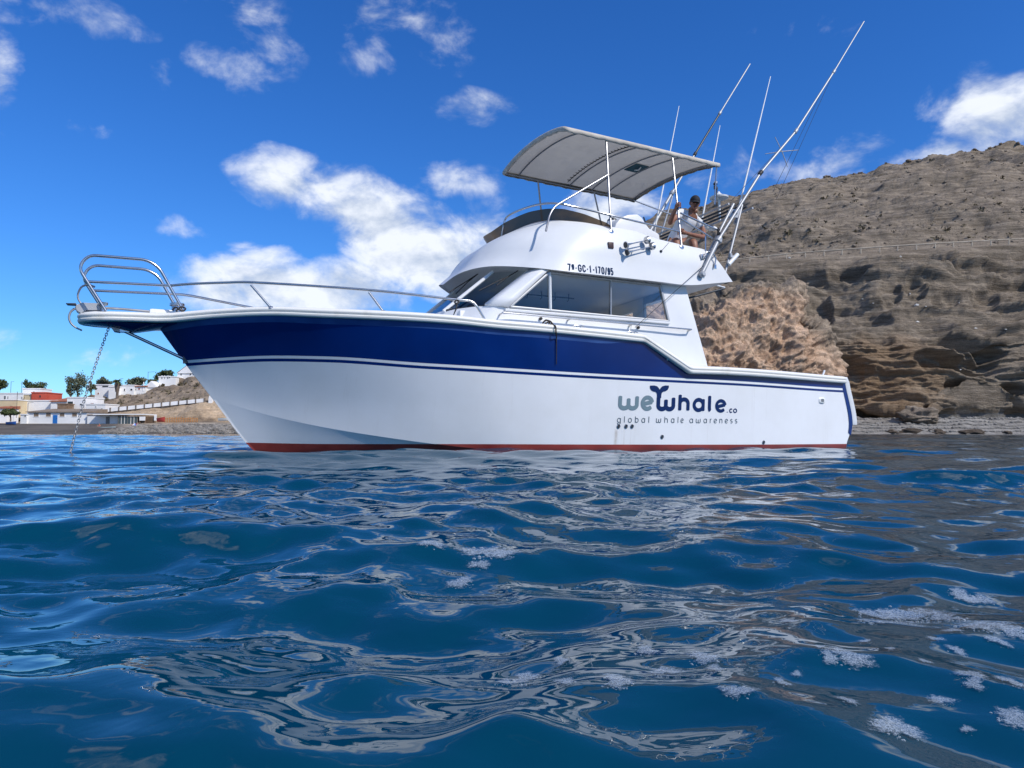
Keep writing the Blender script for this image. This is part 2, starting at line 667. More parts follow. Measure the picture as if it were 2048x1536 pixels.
def rows_between(keys, counts, power=None):
    """keys: list of (cols,3) arrays; straight interpolation with given number of rows for every gap"""
    out = []
    tags = []
    for i, c in enumerate(counts):
        for j in range(c):
            f = j / c
            out.append(keys[i] * (1 - f) + keys[i + 1] * f)
            tags.append(i + f)
    out.append(keys[-1])
    tags.append(len(counts))
    return np.array(out), np.array(tags)


def grid_normals(P):
    du = np.gradient(P, axis=1)
    dv = np.gradient(P, axis=0)
    n = np.cross(du, dv)
    return n / (np.linalg.norm(n, axis=-1, keepdims=True) + 1e-9)


def set_tint(o, vals):
    a = o.data.attributes.new('tint', 'FLOAT', 'POINT')
    a.data.foreach_set('value', np.asarray(vals, np.float32).reshape(-1))


# ================================================================== CLIFF AND HILL ON THE RIGHT
ROAD = [(600, 720), (900, 650), (1000, 625), (1200, 580), (1380, 545), (1460, 529), (1480, 525), (1600, 513), (1700, 506), (1800, 499), (1900, 493), (2048, 485), (2300, 475), (2900, 470)]
RIDGE = [(600, 742), (900, 672), (1000, 640), (1100, 575), (1200, 505), (1317, 437), (1400, 414), (1440, 402), (1480, 393), (1540, 374), (1600, 362), (1650, 357), (1700, 353), (1740, 346), (1800, 331),
         (1850, 316), (1900, 310), (1950, 305), (2048, 298), (2300, 285), (2900, 330)]
cpx = np.concatenate([np.arange(600, 1000, 8), np.arange(1000, 1370, 4), np.arange(1370, 2075, 1.5), np.arange(2075, 2900, 8)])
ry = lerp_tab(cpx, ROAD)
gy = lerp_tab(cpx, RIDGE)
k = np.ones(9) / 9


def smooth(a, n=9):
    ker = np.ones(n) / n
    return np.convolve(np.pad(a, n // 2, mode='edge'), ker, 'valid')


ry, gy = smooth(ry, 21), smooth(gy, 13)
beach_y = 838 + 0 * cpx
Db = 122 + 3 * np.sin(cpx / 170.0) + 42 * sstep(1150, 700, cpx)
keys = [pcoord(cpx, 868 + 0 * cpx, 110 + 0 * cpx), pcoord(cpx, beach_y, Db), pcoord(cpx, beach_y - 3, Db + 5.5), pcoord(cpx, beach_y - 20, Db + 2.0),
        pcoord(cpx, beach_y * .55 + ry * .45, Db + 6), pcoord(cpx, ry + 26, Db + 22), pcoord(cpx, ry + 1, Db + 27)]
keys[0][:, 2] = -.6
rd = keys[6].copy()
rd[:, 1] += 4.5
rd[:, 0] *= (rd[:, 1] / keys[6][:, 1])
keys.append(rd)
keys += [pcoord(cpx, ry * .62 + gy * .38, Db + 55), pcoord(cpx, gy, 245 + 0 * cpx)]
bk = keys[-1].copy()
bk[:, 1] += 120
bk[:, 2] -= 25
keys.append(bk)
CP, ct = rows_between(keys, [6, 10, 10, 105, 85, 12, 5, 70, 110, 6])
Tt = np.repeat(ct[:, None], len(cpx), 1)
X, Y, Z = CP[..., 0], CP[..., 1], CP[..., 2]
nrm = -grid_normals(CP)
nrm = np.where(nrm[..., 1:2] > 0, -nrm, nrm)
cl = sstep(1.6, 3.0, Tt) * (1 - sstep(5.3, 6.0, Tt))             # the cliff
hl = sstep(7.0, 7.5, Tt) * (1 - .5 * sstep(8.9, 9.3, Tt))         # slope above the road
warp = fbm(X * .05, Y * .05, Z * .05, 3) * 3
big = fbm(X * .055 + 4, Y * .055, Z * .03, 3) * 2.6 - np.abs(perlin(X * .09, Y * .05 + 8, Z * .03)) * 1.8
stra = perlin(X * .035 + 3, Y * .02, (Z + warp) * .36) + .6 * perlin(X * .07, Y * .04 + 2, (Z + warp * .6) * .85)
stra = np.tanh(stra * 3.0) + .16 * np.tanh(4 * perlin(X * .05, Y * .04 + 6, (Z + warp * .5) * 1.9))
fine = fbm(X * .35, Y * .35, Z * 1.1, 4) * .5
blocky = (ridged(X * .13, Y * .1, Z * .26, 3) - 1.0) * .6
disp = cl * (big + stra * 1.2 + fine + blocky)
hfine = fbm(X * .05, Y * .05, Z * .06, 4) * 2.4 + fbm(X * .24, Y * .2, Z * .6, 4) * .75
gully = -np.abs(perlin(X * .05 + 20, Y * .012, 0 * X)) * 5.5
ledg = np.tanh(4 * perlin(X * .03, Y * .03 + 5, (Z + warp * 1.3) * .22)) * .85
disp += hl * (hfine + gully + ledg + 1.2)
# hollows and caves worn into the face: photo position, half size (px), depth (m)
for (cx, cy, rx, rz, dep) in [(1925, 686, 62, 17, 6), (1985, 700, 45, 14, 4), (1870, 722, 60, 15, 4), (1955, 728, 70, 16, 4), (1960, 768, 32, 13, 5), (1995, 778, 26, 14, 6), (2040, 776, 30, 18, 6),
                              (1925, 762, 26, 10, 3.5), (1610, 549, 46, 16, 5), (1695, 545, 42, 12, 4), (1640, 612, 30, 40, 4), (1850, 520, 70, 12, 3.5), (1950, 535, 95, 12, 4.5), (2030, 560, 60, 12, 3.5),
                              (1780, 590, 26, 22, 2.5), (1830, 580, 24, 20, 2.5), (1745, 640, 40, 14, 2), (1900, 600, 36, 18, 2.5), (1980, 590, 30, 24, 2.5), (1760, 830, 150, 8, 2.5), (1960, 815, 120, 10, 4)]:
    c = at(cx, cy, 135)
    sx, sz = rx / F * 135, rz / F * 135
    q = ((X * 135 / Y - c.x) / sx) ** 2 + (((Z - H) * 135 / Y - (c.z - H)) / sz) ** 2 + .35 * fbm(X * .25, Y * .2, Z * .4, 2)
    disp -= cl * dep * .72 * (1 - sstep(.25, 1.3, q))
bch = sstep(0, .5, Tt) * (1 - sstep(1.2, 1.8, Tt))
CP2 = CP + nrm * disp[..., None]
CP2[..., 2] += bch * fbm(X * .25, Y * .25, 0 * X, 4) * .35
tint = cl * np.clip(1.15 - (((cpx[None, :] - 1790) / 130) ** 2 + ((Z - 9.5) / 8.5) ** 2) + .5 * fbm(X * .12, Y * .1, Z * .12, 3), 0, 1)
cliff = grid_mesh('cliff_hillside', CP2[16:], M_cliff)
set_tint(cliff, tint[16:])
tag(cliff, 'grey brown layered volcanic cliff and bare hillside', None, None, 'structure')
shingle = grid_mesh('shingle_beach', CP2[:18], M_pebble)
tag(shingle, 'grey pebble beach at the foot of the cliff', None, None, 'structure')


def cliff_pt(px, row_t):
    """a point of the finished cliff surface near photo column px at row parameter row_t"""
    j = int(np.argmin(np.abs(cpx - px)))
    i = int(np.argmin(np.abs(ct - row_t)))
    return Vector(CP2[i, j])


# tan weathered outcrop in front of the cliff
TOP = [(960, 640), (1040, 600), (1120, 590), (1200, 585), (1300, 590), (1380, 606), (1420, 592), (1461, 577), (1513, 569), (1590, 580), (1604, 600), (1612, 636), (1640, 655), (1658, 680), (1672, 716), (1680, 750), (1684, 800), (1686, 862)]
tpx = np.concatenate([np.arange(960, 1370, 4.0), np.arange(1370, 1688, 1.15)])
ty = lerp_tab(tpx, TOP)
edge = np.clip((tpx - 1560) / 126, 0, 1)
nr = 200
tt = np.linspace(0, 1, nr)[:, None]
Dd = 104 + 3 * np.sin(tpx / 60.0)[None, :] * .6 + 9 * tt ** 2.2 + 15 * (edge[None, :] ** 3)
PY = 870 + (ty[None, :] - 870) * tt ** .95
TP = pcoord(np.repeat(tpx[None, :], nr, 0), PY, Dd)
bk = TP[-1:].copy()
bks = []
for f in np.linspace(.15, 1, 14)[:, None, None]:
    b2 = bk.copy()
    b2[..., 1] += 12 * f[..., 0]
    b2[..., 0] *= b2[..., 1] / bk[..., 1]
    b2[..., 2] += 1.5 * np.sin(f[..., 0] * 2.2) - 2.5 * f[..., 0] ** 2
    bks.append(b2[0])
TP = np.concatenate([TP, np.array(bks)], 0)
X, Y, Z = TP[..., 0], TP[..., 1], TP[..., 2]
nrm = -grid_normals(TP)
nrm = np.where(nrm[..., 1:2] > 0, -nrm, nrm)
wx, wz = fbm(X * .16, Y * .16, Z * .16, 2) * 2.2, fbm(X * .16 + 9, Y * .16, Z * .16, 2) * 2.2
f1, f2 = worley((X + wx) * .30, Y * .22, (Z + wz) * .34, 3)
g1, g2 = worley((X + wx * .5) * .85, Y * .6, (Z + wz * .5) * .95, 9)
pm = sstep(-.25, .35, fbm(X * .11 + 3, Y * .1, Z * .11, 3))
d = fbm(X * .07, Y * .07, Z * .07, 3) * 2.6 + fbm(X * .25, Y * .2, Z * .3, 4) * 1.1 - .95 * pm * sstep(.0, .8, f2 - f1) - .30 * sstep(.0, .6, g2 - g1) * (1.2 - .7 * pm) + (ridged((X + Z * .6) * .16, Y * .1, (Z - X * .5) * .3, 4) - 1.0) * .9 + fbm(X * .9, Y * .9, Z * .9, 3) * .25
low = sstep(-.02, .12, np.concatenate([tt, np.ones((14, 1))], 0))
TP = TP + nrm * (d * low)[..., None]
tan = grid_mesh('sandstone_outcrop', TP, M_tan)
set_tint(tan, np.clip(sstep(.86, 1.0, np.concatenate([tt, np.ones((14, 1))], 0)) * 1.0 + .5 * fbm(X * .15, Y * .1, Z * .15, 3), 0, 1) * np.ones_like(X))
tag(tan, 'tan honeycomb-weathered sandstone outcrop behind the stern', 'rock outcrop')

# guard rail of the cliff road
gr = empty('guard_rail', at(1700, 506, 150), 'long pale guard rail edging the road cut across the hill', 'guard rail')
M_railc = mat('weathered_rail', (.42, .36, .29), .8, build=noise_mix((.34, .28, .21), (.50, .43, .34), .8))
pts = []
for px in np.arange(1440, 2120, 6):
    j = int(np.argmin(np.abs(cpx - px)))
    p = Vector(keys[6][j])
    pts.append(p + Vector((0, -.2, .85)))
g0 = gr.location.copy()
mb = MB()
mb.tube([p - g0 for p in pts], .13, 6)
mb.build('rail', M_railc, gr)
mb = MB()
mb.box(-.09, .09, -.09, .09, -1.4, .40)
post_me = None
for i, px in enumerate(np.arange(1462, 2110, 37.0)):
    j = int(np.argmin(np.abs(cpx - px)))
    p = Vector(keys[6][j]) + Vector((0, -.2, .65)) - g0
    if post_me is None:
        o = mb.build('post', M_railc, gr)
        post_me = o.data
    else:
        o = link('post', post_me, None, gr)
    o.location = p


def rock(name, c, size, m, seed, sub=4, flat=0.0, rough=.28):
    bm = bmesh.new()
    bmesh.ops.create_icosphere(bm, subdivisions=sub, radius=1)
    P = np.array([v.co[:] for v in bm.verts])
    r = 1 + rough * fbm(P[:, 0] * 1.3 + seed * 7.3, P[:, 1] * 1.3, P[:, 2] * 1.3, 4) + .12 * np.tanh(5 * perlin(P[:, 0] * 1.1 + seed, P[:, 1] * 1.1, P[:, 2] * 2.6))
    P = P * r[:, None] * np.array(size)
    P[:, 2] = np.where(P[:, 2] < 0, P[:, 2] * .6, P[:, 2])
    for v, p in zip(bm.verts, P):
        v.co = p
    me = bpy.data.meshes.new(name)
    bm.to_mesh(me)
    bm.free()
    o = link(name, me, m, None, True)
    o.location = c
    return o


b = rock('boulder', at(1836, 834, 117.5), (2.9, 2.0, 1.75), M_boulder, 3, 5)
tag(b, 'large flat-topped brown boulder lying on the pebble beach', 'boulder')
for i, (px, py, sx, sz, lb) in enumerate([(1818, 867, 1.9, .75, 'widest dark wet rock at the water edge below the big boulder'), (1784, 868, 1.0, .5, 'small dark rock just left of the widest shore rock'),
                                          (1873, 868, 1.1, .55, 'dark rounded rock at the water edge right of the widest shore rock'), (1945, 868, 2.0, .5, 'long low dark rock at the water edge far right'),
                                          (2012, 868, .7, .35, 'smallest dark rock at the water edge, rightmost'), (1922, 868, .6, .35, 'little dark stone touching the long low shore rock')]):
    p = at(px, py, 113)
    p.z = .15
    o = rock('shore_rock', p, (sx, 1.0, sz), M_darkrock, 11 + i, 4, rough=.45)
    tag(o, lb, 'rock', 'dark rocks along the shingle waterline')

# loose stones lying on the shingle and rubble on the slopes (nobody could count them)
rng = random.Random(4)


def scatter(name, pts_sizes, m, label, cat_kind='stuff'):
    bm = bmesh.new()
    bmesh.ops.create_icosphere(bm, subdivisions=1, radius=1)
    base = np.array([v.co[:] for v in bm.verts])
    fcs = [tuple(v.index for v in f.verts) for f in bm.faces]
    bm.free()
    V, Fc = [], []
    for (p, s) in pts_sizes:
        j = base * (1 + .35 * (np.random.RandomState(int(p[0] * 977 + p[1] * 131) & 0xffff).rand(len(base), 1) - .5))
        j = j * np.array([s * (.8 + .6 * rng.random()), s, s * (.55 + .3 * rng.random())]) + np.array(p)
        kk = len(V)
        V += j.tolist()
        Fc += [tuple(i + kk for i in f) for f in fcs]
    o = mesh(name, V, Fc, m)
    return tag(o, label, None, None, cat_kind)


ps = []
for i in range(1500):
    px, t = rng.uniform(1690, 2070), rng.uniform(.3, 1.3)
    p = cliff_pt(px, t)
    ps.append(((p.x, p.y, p.z + .03), .10 + .28 * rng.random() ** 3))
scatter('beach_stones', ps, M_pebble, 'grey stones strewn over the shingle beach')
ps = []
for i in range(1500):
    px, t = rng.uniform(1390, 2070), rng.uniform(7.1, 9.05)
    p = cliff_pt(px, t)
    ps.append(((p.x, p.y, p.z + .02), .12 + .5 * rng.random() ** 5))
scatter('slope_rubble', ps, M_boulder, 'loose rubble scattered over the bare upper slope')
ps = []
for i in range(500):
    px, t = rng.uniform(1390, 2070), rng.uniform(8.95, 9.04)
    p = cliff_pt(px, t)
    if fbm(np.array(px * .02), np.array(0.), np.array(3.), 2) > .05:
        ps.append(((p.x, p.y, p.z), .15 + .6 * rng.random() ** 4))
scatter('ridge_rubble', ps, M_boulder, 'broken rocks along the skyline of the hill')
M_pale = mat('pale_stone', (.72, .70, .66), .9, build=noise_mix((.6, .58, .53), (.8, .78, .75), 1.5))
ps = []
for (px, py, s) in [(1835, 610, .55), (1850, 617, .3), (1822, 588, .35), (1840, 643, .45), (1726, 598, .35), (1927, 606, .25), (1944, 740, .28), (1960, 656, .4), (1745, 610, .3), (1770, 606, .22), (2014, 658, .3), (1800, 512, .5), (1578, 507, .4)]:
    i = int(np.argmin(np.abs(cpx - px)))
    col = CP2[:, i]
    d = col[:, 2] - H
    yy = np.array([YH]) * 0
    # row of the finished surface seen nearest that photo row
    vv = (d / col[:, 1])
    dirv = pdir(px, py)
    tv = dirv.z / dirv.y
    r = 27 + int(np.argmin(np.abs(vv[27:230] - tv)))
    p = Vector(CP2[r, i])
    ps.append(((p.x, p.y - .1, p.z), s * .6))
scatter('pale_stones', ps, M_pale, 'few bleached white stones stuck on the cliff face')

# ================================================================== VILLAGE SHORE ON THE LEFT
def zx(x):
    return x / 4.096


def zy(y):
    return 700 + y / 4.096


lpx = np.concatenate([np.arange(-420, -8, 10), np.arange(-8, 500, 1.6), np.arange(500, 780, 6)])
WALLY = [(-420, 846), (190, 846), (204, 824), (416, 801.5), (500, 792), (780, 765)]
CREST = [(-420, 828), (100, 818), (165, 806), (185, 795), (230, 791), (262, 786), (300, 774), (345, 766), (372, 757), (390, 754), (440, 745), (600, 722), (780, 700)]
wy, cy = smooth(lerp_tab(lpx, WALLY), 7), smooth(lerp_tab(lpx, CREST), 9)
o1 = np.ones_like(lpx)
lk = [pcoord(lpx, 869 * o1, 108 * o1), pcoord(lpx, 867.6 * o1, 119 * o1), pcoord(lpx, lerp_tab(lpx, [(-420, 848.5), (225, 848.5), (300, 847), (780, 845)]), 160 * o1),
      pcoord(lpx, lerp_tab(lpx, [(-420, 846.5), (225, 846.5), (300, 844), (780, 842)]), 165 * o1), pcoord(lpx, wy, 172 * o1)]
lk[0][:, 2] = -.7
r_ = lk[4].copy()
r_[:, 1] += 4.5
r_[:, 0] *= r_[:, 1] / lk[4][:, 1]
lk.append(r_)
lk += [pcoord(lpx, wy * .5 + cy * .5, 189 * o1), pcoord(lpx, cy, 205 * o1)]
b_ = lk[-1].copy()
b_[:, 1] += 70
b_[:, 2] -= 2
lk.append(b_)
LP, lt = rows_between(lk, [4, 40, 6, 34, 4, 30, 40, 8])
X, Y, Z = LP[..., 0], LP[..., 1], LP[..., 2]
Tt = np.repeat(lt[:, None], len(lpx), 1)
nrm = -grid_normals(LP)
nrm = np.where(nrm[..., 1:2] > 0, -nrm, nrm)
hillx = sstep(195, 215, lpx)[None, :]
fz = sstep(2.6, 3.2, Tt) * (1 - sstep(3.7, 4.0, Tt)) * hillx
uz = sstep(5.05, 5.4, Tt)
dl = fz * (fbm(X * .12, Y * .12, Z * .2, 4) * 1.4 + np.tanh(3 * perlin(X * .06, Y * .05, Z * .8)) * .35 - .2)
dl += uz * (fbm(X * .10, Y * .10, Z * .15, 4) * 1.1 + np.tanh(5 * perlin(X * .03, Y * .03, (Z + .9 * fbm(X * .05, Y * .05, Z * .05, 2)) * .45)) * .55 + fbm(X * .5, Y * .5, Z * .6, 3) * .35)
LP2 = LP + nrm * dl[..., None]
bz = sstep(.3, 1.2, Tt) * (1 - sstep(2.0, 3, Tt))
LP2[..., 2] += bz * (fbm(X * .12, Y * .12, 0 * X, 4) * .16)
cut = int(np.argmin(np.abs(lt - 2.5)))
sand = grid_mesh('sand_beach', LP2[:cut + 1], M_sand)
set_tint(sand, np.clip(sstep(215, 270, lpx)[None, :] * sstep(1.35, 1.75, Tt[:cut + 1]) + .25 * fbm(X[:cut + 1] * .1, Y[:cut + 1] * .1, 0 * X[:cut + 1], 3), 0, 1))
tag(sand, 'dark volcanic sand beach in front of the village', None, None, 'structure')
hill = grid_mesh('village_hillside', LP2[cut:], M_hill)
set_tint(hill, np.clip(sstep(2.9, 3.1, Tt[cut:]) * (1 - sstep(3.85, 4.0, Tt[cut:])) * .9 + .25 * fbm(X[cut:] * .1, Y[cut:] * .1, Z[cut:] * .1, 3), 0, 1))
tag(hill, 'dry brown terraced hillside behind the village', None, None, 'structure')


def shore_pt(px, t):
    j = int(np.argmin(np.abs(lpx - px)))
    i = int(np.argmin(np.abs(lt - t)))
    return Vector(LP2[i, j])


ps = []
for i in range(1500):
    px = rng.uniform(205, 480)
    t = 1.0 + .75 * rng.random() ** .8 * min(1, (px - 190) / 90)
    p = shore_pt(px, t)
    ps.append(((p.x, p.y + rng.uniform(-.5, .5), p.z + .05), .15 + .45 * rng.random() ** 2.5))
M_rubble = mat('rubble', rough=.9, spec=.2, build=_rock([(.16, .145, .125), (.36, .33, .29), (0, 0, 0), (0, 0, 0)], .8, 3.0, 0, .1, False))
scatter('beach_rubble', ps, M_rubble, 'grey rubble stones heaped along the beach')

M_white = mat('whitewash', rough=.85, spec=.2, build=noise_mix((.78, .77, .74), (.88, .87, .85), .35))
M_cream = mat('cream_plaster', rough=.85, spec=.2, build=noise_mix((.60, .48, .29), (.68, .56, .36), .3))
M_red = mat('red_plaster', rough=.8, spec=.2, build=noise_mix((.50, .085, .05), (.60, .12, .075), .3))
M_brown = mat('brown_roofing', rough=.9, spec=.15, build=noise_mix((.20, .155, .12), (.31, .25, .19), .4))
M_tile = mat('red_roof_tile', rough=.9, spec=.15, build=noise_mix((.30, .10, .06), (.42, .17, .10), .8))
M_glassd = mat('dark_window_glass', (.02, .025, .03), .08)
M_board = mat('boarded_window', (.22, .16, .11), .8, build=noise_mix((.18, .13, .09), (.27, .2, .14), 1.5, stretch=(6, 1, 1)))
M_bluep = mat('blue_door_paint', (.02, .16, .48), .45)
M_greyd = mat('grey_metal_door', (.20, .20, .19), .6)
M_wood = mat('old_wood', (.24, .15, .09), .85, build=noise_mix((.18, .11, .06), (.3, .2, .13), 1.2))
M_stone = mat('dry_stone', rough=.95, spec=.1, build=noise_mix((.11, .095, .08), (.24, .20, .165), .9, bump=.15))
M_iron = mat('rusty_iron', (.06, .05, .045), .6, .3)


def pbox(mb, x0, x1, y0, y1, D, D2):
    """box whose front face (at depth D) covers the photo pixels x0..x1, y0..y1"""
    a, b_ = at(x0, y1, D), at(x1, y0, D)
    mb.box(a.x, b_.x, D, D2, a.z, b_.z)


def house(label, x0, x1, y0, y1, D, depth, wall, roof=None, wins=(), doors=(), sink=1.5, parapet=.12, cat='house', name='house', yaw=0, extra=None):
    """zoomed photo coordinates (x0, x1 across, y0 top, y1 base)"""
    base = at(zx((x0 + x1) / 2), zy(y1), D)
    root = empty(name, base, label, cat, 'village houses' if cat == 'house' else None)

    def loc(x, y, d=0.0):
        return at(zx(x), zy(y), D) - base + Vector((0, d, 0))
    a, b_ = loc(x0, y1), loc(x1, y0)
    mb = MB()
    mb.box(a.x, b_.x, 0, depth, a.z - sink, b_.z)
    w = mb.build('wall', wall, root)
    if roof is None or roof[0] == 'flat':
        mb = MB()
        mb.box(a.x - .12, b_.x + .12, -.12, depth + .12, b_.z, b_.z + parapet * 2)
        mb.build('roof', (roof[1] if roof else M_white), root)
    elif roof[0] == 'gable':         # ridge along depth
        hgt = roof[2]
        mb = MB()
        m_ = (a.x + b_.x) / 2
        mb.prism([(a.x - .15, -.2, b_.z), (b_.x + .15, -.2, b_.z), (b_.x + .15, -.2, b_.z + .12), (m_, -.2, b_.z + hgt + .12), (a.x - .15, -.2, b_.z + .12)], (0, depth + .4, 0))
        mb.build('roof', roof[1], root)
        mb = MB()
        mb.prism([(a.x, -.24, b_.z - .05), (b_.x, -.24, b_.z - .05), (m_, -.24, b_.z + hgt - .08)], (0, .03, 0))
        mb.build('gable', wall, root)
    elif roof[0] == 'mono':          # slopes up away from the sea
        hgt = roof[2]
        mb = MB()
        mb.prism([(a.x - .25, -.35, b_.z + .02), (a.x - .25, -.35, b_.z + .2), (a.x - .25, depth + .2, b_.z + hgt + .2), (a.x - .25, depth + .2, b_.z + .02)], (b_.x - a.x + .5, 0, 0))
        mb.build('roof', roof[1], root)
    for (u0, u1, v0, v1, m) in wins:
        p, q = loc(u0, v1), loc(u1, v0)
        f = .09
        mb = MB()
        mb.box(p.x - f, q.x + f, -.06, .02, p.z - f, p.z).box(p.x - f, q.x + f, -.06, .02, q.z, q.z + f)
        mb.box(p.x - f, p.x, -.06, .02, p.z, q.z).box(q.x, q.x + f, -.06, .02, p.z, q.z)
        fr = mb.build('window', wall if m is not M_board else M_white, root)
        mb = MB()
        mb.box(p.x, q.x, -.02, .03, p.z, q.z)
        mb.build('pane', m, fr)
    for (u0, u1, v0, v1, m) in doors:
        p, q = loc(u0, v1), loc(u1, v0)
        mb = MB()
        mb.box(p.x, q.x, -.05, .03, p.z, q.z)
        d_ = mb.build('door', m, root)
        mb = MB()
        mb.box(q.x - .25, q.x - .15, -.1, -.05, p.z + 1.0, p.z + 1.12)
        mb.build('handle', M_iron, d_)
    if extra:
        extra(root, loc)
    return root


G = M_glassd
house('long low white beach house with boarded windows and a bright blue door', 222, 712, 512, 600, 163, 9, M_white, ('mono', M_brown, .9),
      wins=[(277, 318, 517, 546, M_board), (377, 418, 517, 546, M_board), (489, 530, 517, 546, M_board), (591, 632, 517, 546, M_board)], doors=[(432, 472, 532, 601, M_bluep)])
house('plain white beach house end with tall grey door beside the beach bar', 713, 965, 536, 612, 162.4, 9, M_white, ('flat', M_brown), doors=[(866, 900, 545, 612, M_greyd)])
house('small white annex at the left end of the blue-door house', 166, 220, 532, 592, 162.6, 4, M_white, None, wins=[(200, 214, 535, 545, G)])
house('cream yellow house at the left picture edge above the clipped tree', -90, 133, 412, 500, 176, 8, M_cream, None, wins=[(80, 104, 458, 474, G)])
house('low reddish roofed store under the cream yellow house', -60, 60, 480, 545, 171, 4, M_white, ('mono', M_tile, .5))
house('wide white two storey house behind the blue-door house', 136, 470, 418, 520, 180, 8, M_white, None, wins=[(173, 212, 428, 454, G), (173, 196, 505, 530, G)])
house('brick red cube house on the skyline at left', 256, 374, 352, 424, 190, 7, M_red, ('flat', M_red), wins=[(322, 336, 372, 388, G)])
house('cream house wall joined to the left of the red house', 192, 255, 366, 424, 190.5, 6, M_cream, None, wins=[(196, 202, 380, 400, G)])
house('white flat roofed house at the left picture edge on the skyline', -40, 190, 358, 424, 192, 7, M_white, None, wins=[(34, 48, 376, 404, G), (62, 70, 380, 402, G), (176, 184, 384, 402, G)])
house('white penthouse storey standing behind the red house', 184, 330, 320, 362, 197, 5, M_white, None, wins=[(272, 284, 340, 350, G)])
house('white house with a large dark sea-view window', 546, 702, 392, 500, 176, 8, M_white, None, wins=[(554, 599, 422, 454, G), (656, 672, 440, 452, G)])
house('house with a dark pitched roof left of the sea-view window', 414, 545, 424, 500, 179, 7, M_white, ('mono', M_tile, 1.1))
house('low brown walled lean-to below the sea-view window house', 468, 544, 446, 500, 172.5, 3, M_wood, ('flat', M_wood))
house('low white house with red tiled canopy beside the anchor chain', 703, 864, 448, 490, 174, 6, M_white, ('flat', M_white), wins=[(742, 770, 436, 447, M_tile), (782, 790, 460, 474, G)])
house('white upper house left of the palm on the hill', 776, 890, 288, 384, 198, 6, M_white, None, wins=[(838, 890, 292, 304, G), (800, 812, 350, 362, M_tile)])
house('round white bastion-like house beside the palm', 888, 960, 305, 384, 196.5, 6, M_white, None)
house('white upper house right of the palm with shaded terrace', 985, 1100, 292, 380, 198.5, 6, M_white, None, wins=[(1016, 1026, 318, 336, G), (1068, 1086, 318, 332, G)])
house('white upper house with red tiled awning below the tree group', 1100, 1192, 300, 372, 199, 6, M_white, ('mono', M_tile, .5), wins=[(1132, 1148, 312, 326, M_tile), (1110, 1118, 318, 330, G)])
house('white gable fronted house at the right end of the upper row', 1192, 1284, 305, 352, 200, 6, M_white, ('gable', M_white, 1.6), wins=[(1245, 1252, 318, 328, G)])
house('white slotted terrace wall house below the big round tree', 1298, 1440, 222, 285, 203, 5, M_white, None,
      wins=[(1322, 1332, 212, 236, G), (1346, 1352, 212, 236, G), (1370, 1380, 212, 236, G), (1384, 1396, 214, 230, G)])
house('topmost white house with pitched roof beside the bow', 1452, 1640, 190, 260, 207, 7, M_white, ('gable', M_brown, 2.6), wins=[(1478, 1490, 188, 208, G), (1554, 1566, 184, 206, G), (1580, 1592, 184, 206, G)])

# parapet wall of the rising road: white bays between posts
rw = empty('parapet_wall', at(310, 812, 171), 'white bayed parapet wall climbing along the hillside road', 'wall')
p0 = rw.location.copy()
for i in range(12):
    xa, xb = 204 + i * 17.1, 204 + (i + 1) * 17.1 - 1.4
    A, Bq = Vector(at(xa, np.interp(xa, [204, 416], [820.5, 799]), 170.9)), Vector(at(xb, np.interp(xb, [204, 416], [820.5, 799]), 170.9))
    mb = MB()
    mb.prism([A - p0 + Vector((0, 0, -.5)), Bq - p0 + Vector((0, 0, -.5)), Bq - p0 + Vector((0, 0, .35)), A - p0 + Vector((0, 0, .35))], (0, .4, 0))
    mb.build('bay', M_white, rw)
mb = MB()
for i in range(13):
    xa = 204 + i * 17.1 - 1.0
    A = Vector(at(xa, np.interp(xa, [204, 416], [820.5, 799]), 170.8)) - p0
    mb.box(A.x - .12, A.x + .14, A.y - p0.y * 0, A.y + .5, A.z - .55, A.z + .42)
mb.build('post', M_stone, rw)
mb = MB()
A, Bq = Vector(at(205, 823.5, 171.1)) - p0, Vector(at(416, 802.5, 171.1)) - p0
mb.prism([A + Vector((0, 0, -.9)), Bq + Vector((0, 0, -.9)), Bq + Vector((0, 0, .2)), A + Vector((0, 0, .2))], (0, .5, 0))
mb.build('stone_footing', M_stone, rw)
gp = empty('gate_pillar', at(420.5, 801, 170.5), 'tall white stepped block ending the hillside parapet near the bow', 'pillar')
mb = MB()
mb.box(-.42, .42, 0, .8, -.6, .5).box(-.38, .32, .05, .7, .5, .85).box(-.34, .22, .1, .65, .85, 1.15)
mb.build('block', M_white, gp)

# beach bar with glass screens
bar = empty('beach_bar', at(263, 848, 161), 'beach bar with thin white roof and glass screens on the sand', 'bar')
p0 = bar.location.copy()


def bl(x, y, d=0.0):
    return at(zx(x), zy(y), 161) - p0 + Vector((0, d, 0))


M_clear = mat('bar_glass', (.05, .075, .09), .08, build=None)
mb = MB()
a, b_ = bl(770, 540), bl(1196, 530)
mb.box(a.x, b_.x, -.5, 5, b_.z - .05, b_.z + .18)
mb.build('roof', M_white, bar)
mb = MB()
a, b_ = bl(966, 612), bl(1145, 545)
mb.box(a.x, b_.x, 3.4, 3.6, a.z, b_.z)
mb.build('back_wall', M_wood, bar)
for i in range(7):
    xq = 966 + i * 26
    a, b_ = bl(xq, 612), bl(xq + 3, 540)
    mb = MB()
    mb.box(a.x, b_.x + .06, -.1, .1, a.z, b_.z)
    mb.build('post', M_white if i % 3 else M_greyd, bar)
    if i < 6:
        a, b_ = bl(xq + 4, 606), bl(xq + 25, 545)
        mb = MB()
        mb.box(a.x, b_.x, -.02, .02, a.z, b_.z)
        mb.build('glass_screen', M_clear, bar)
sg = empty('notice_board', bl(1170, 585) + p0, 'pale notice board standing at the right end of the beach bar', 'board')
a, b_ = bl(1146, 578) + p0 - sg.location, bl(1194, 545) + p0 - sg.location
mb = MB()
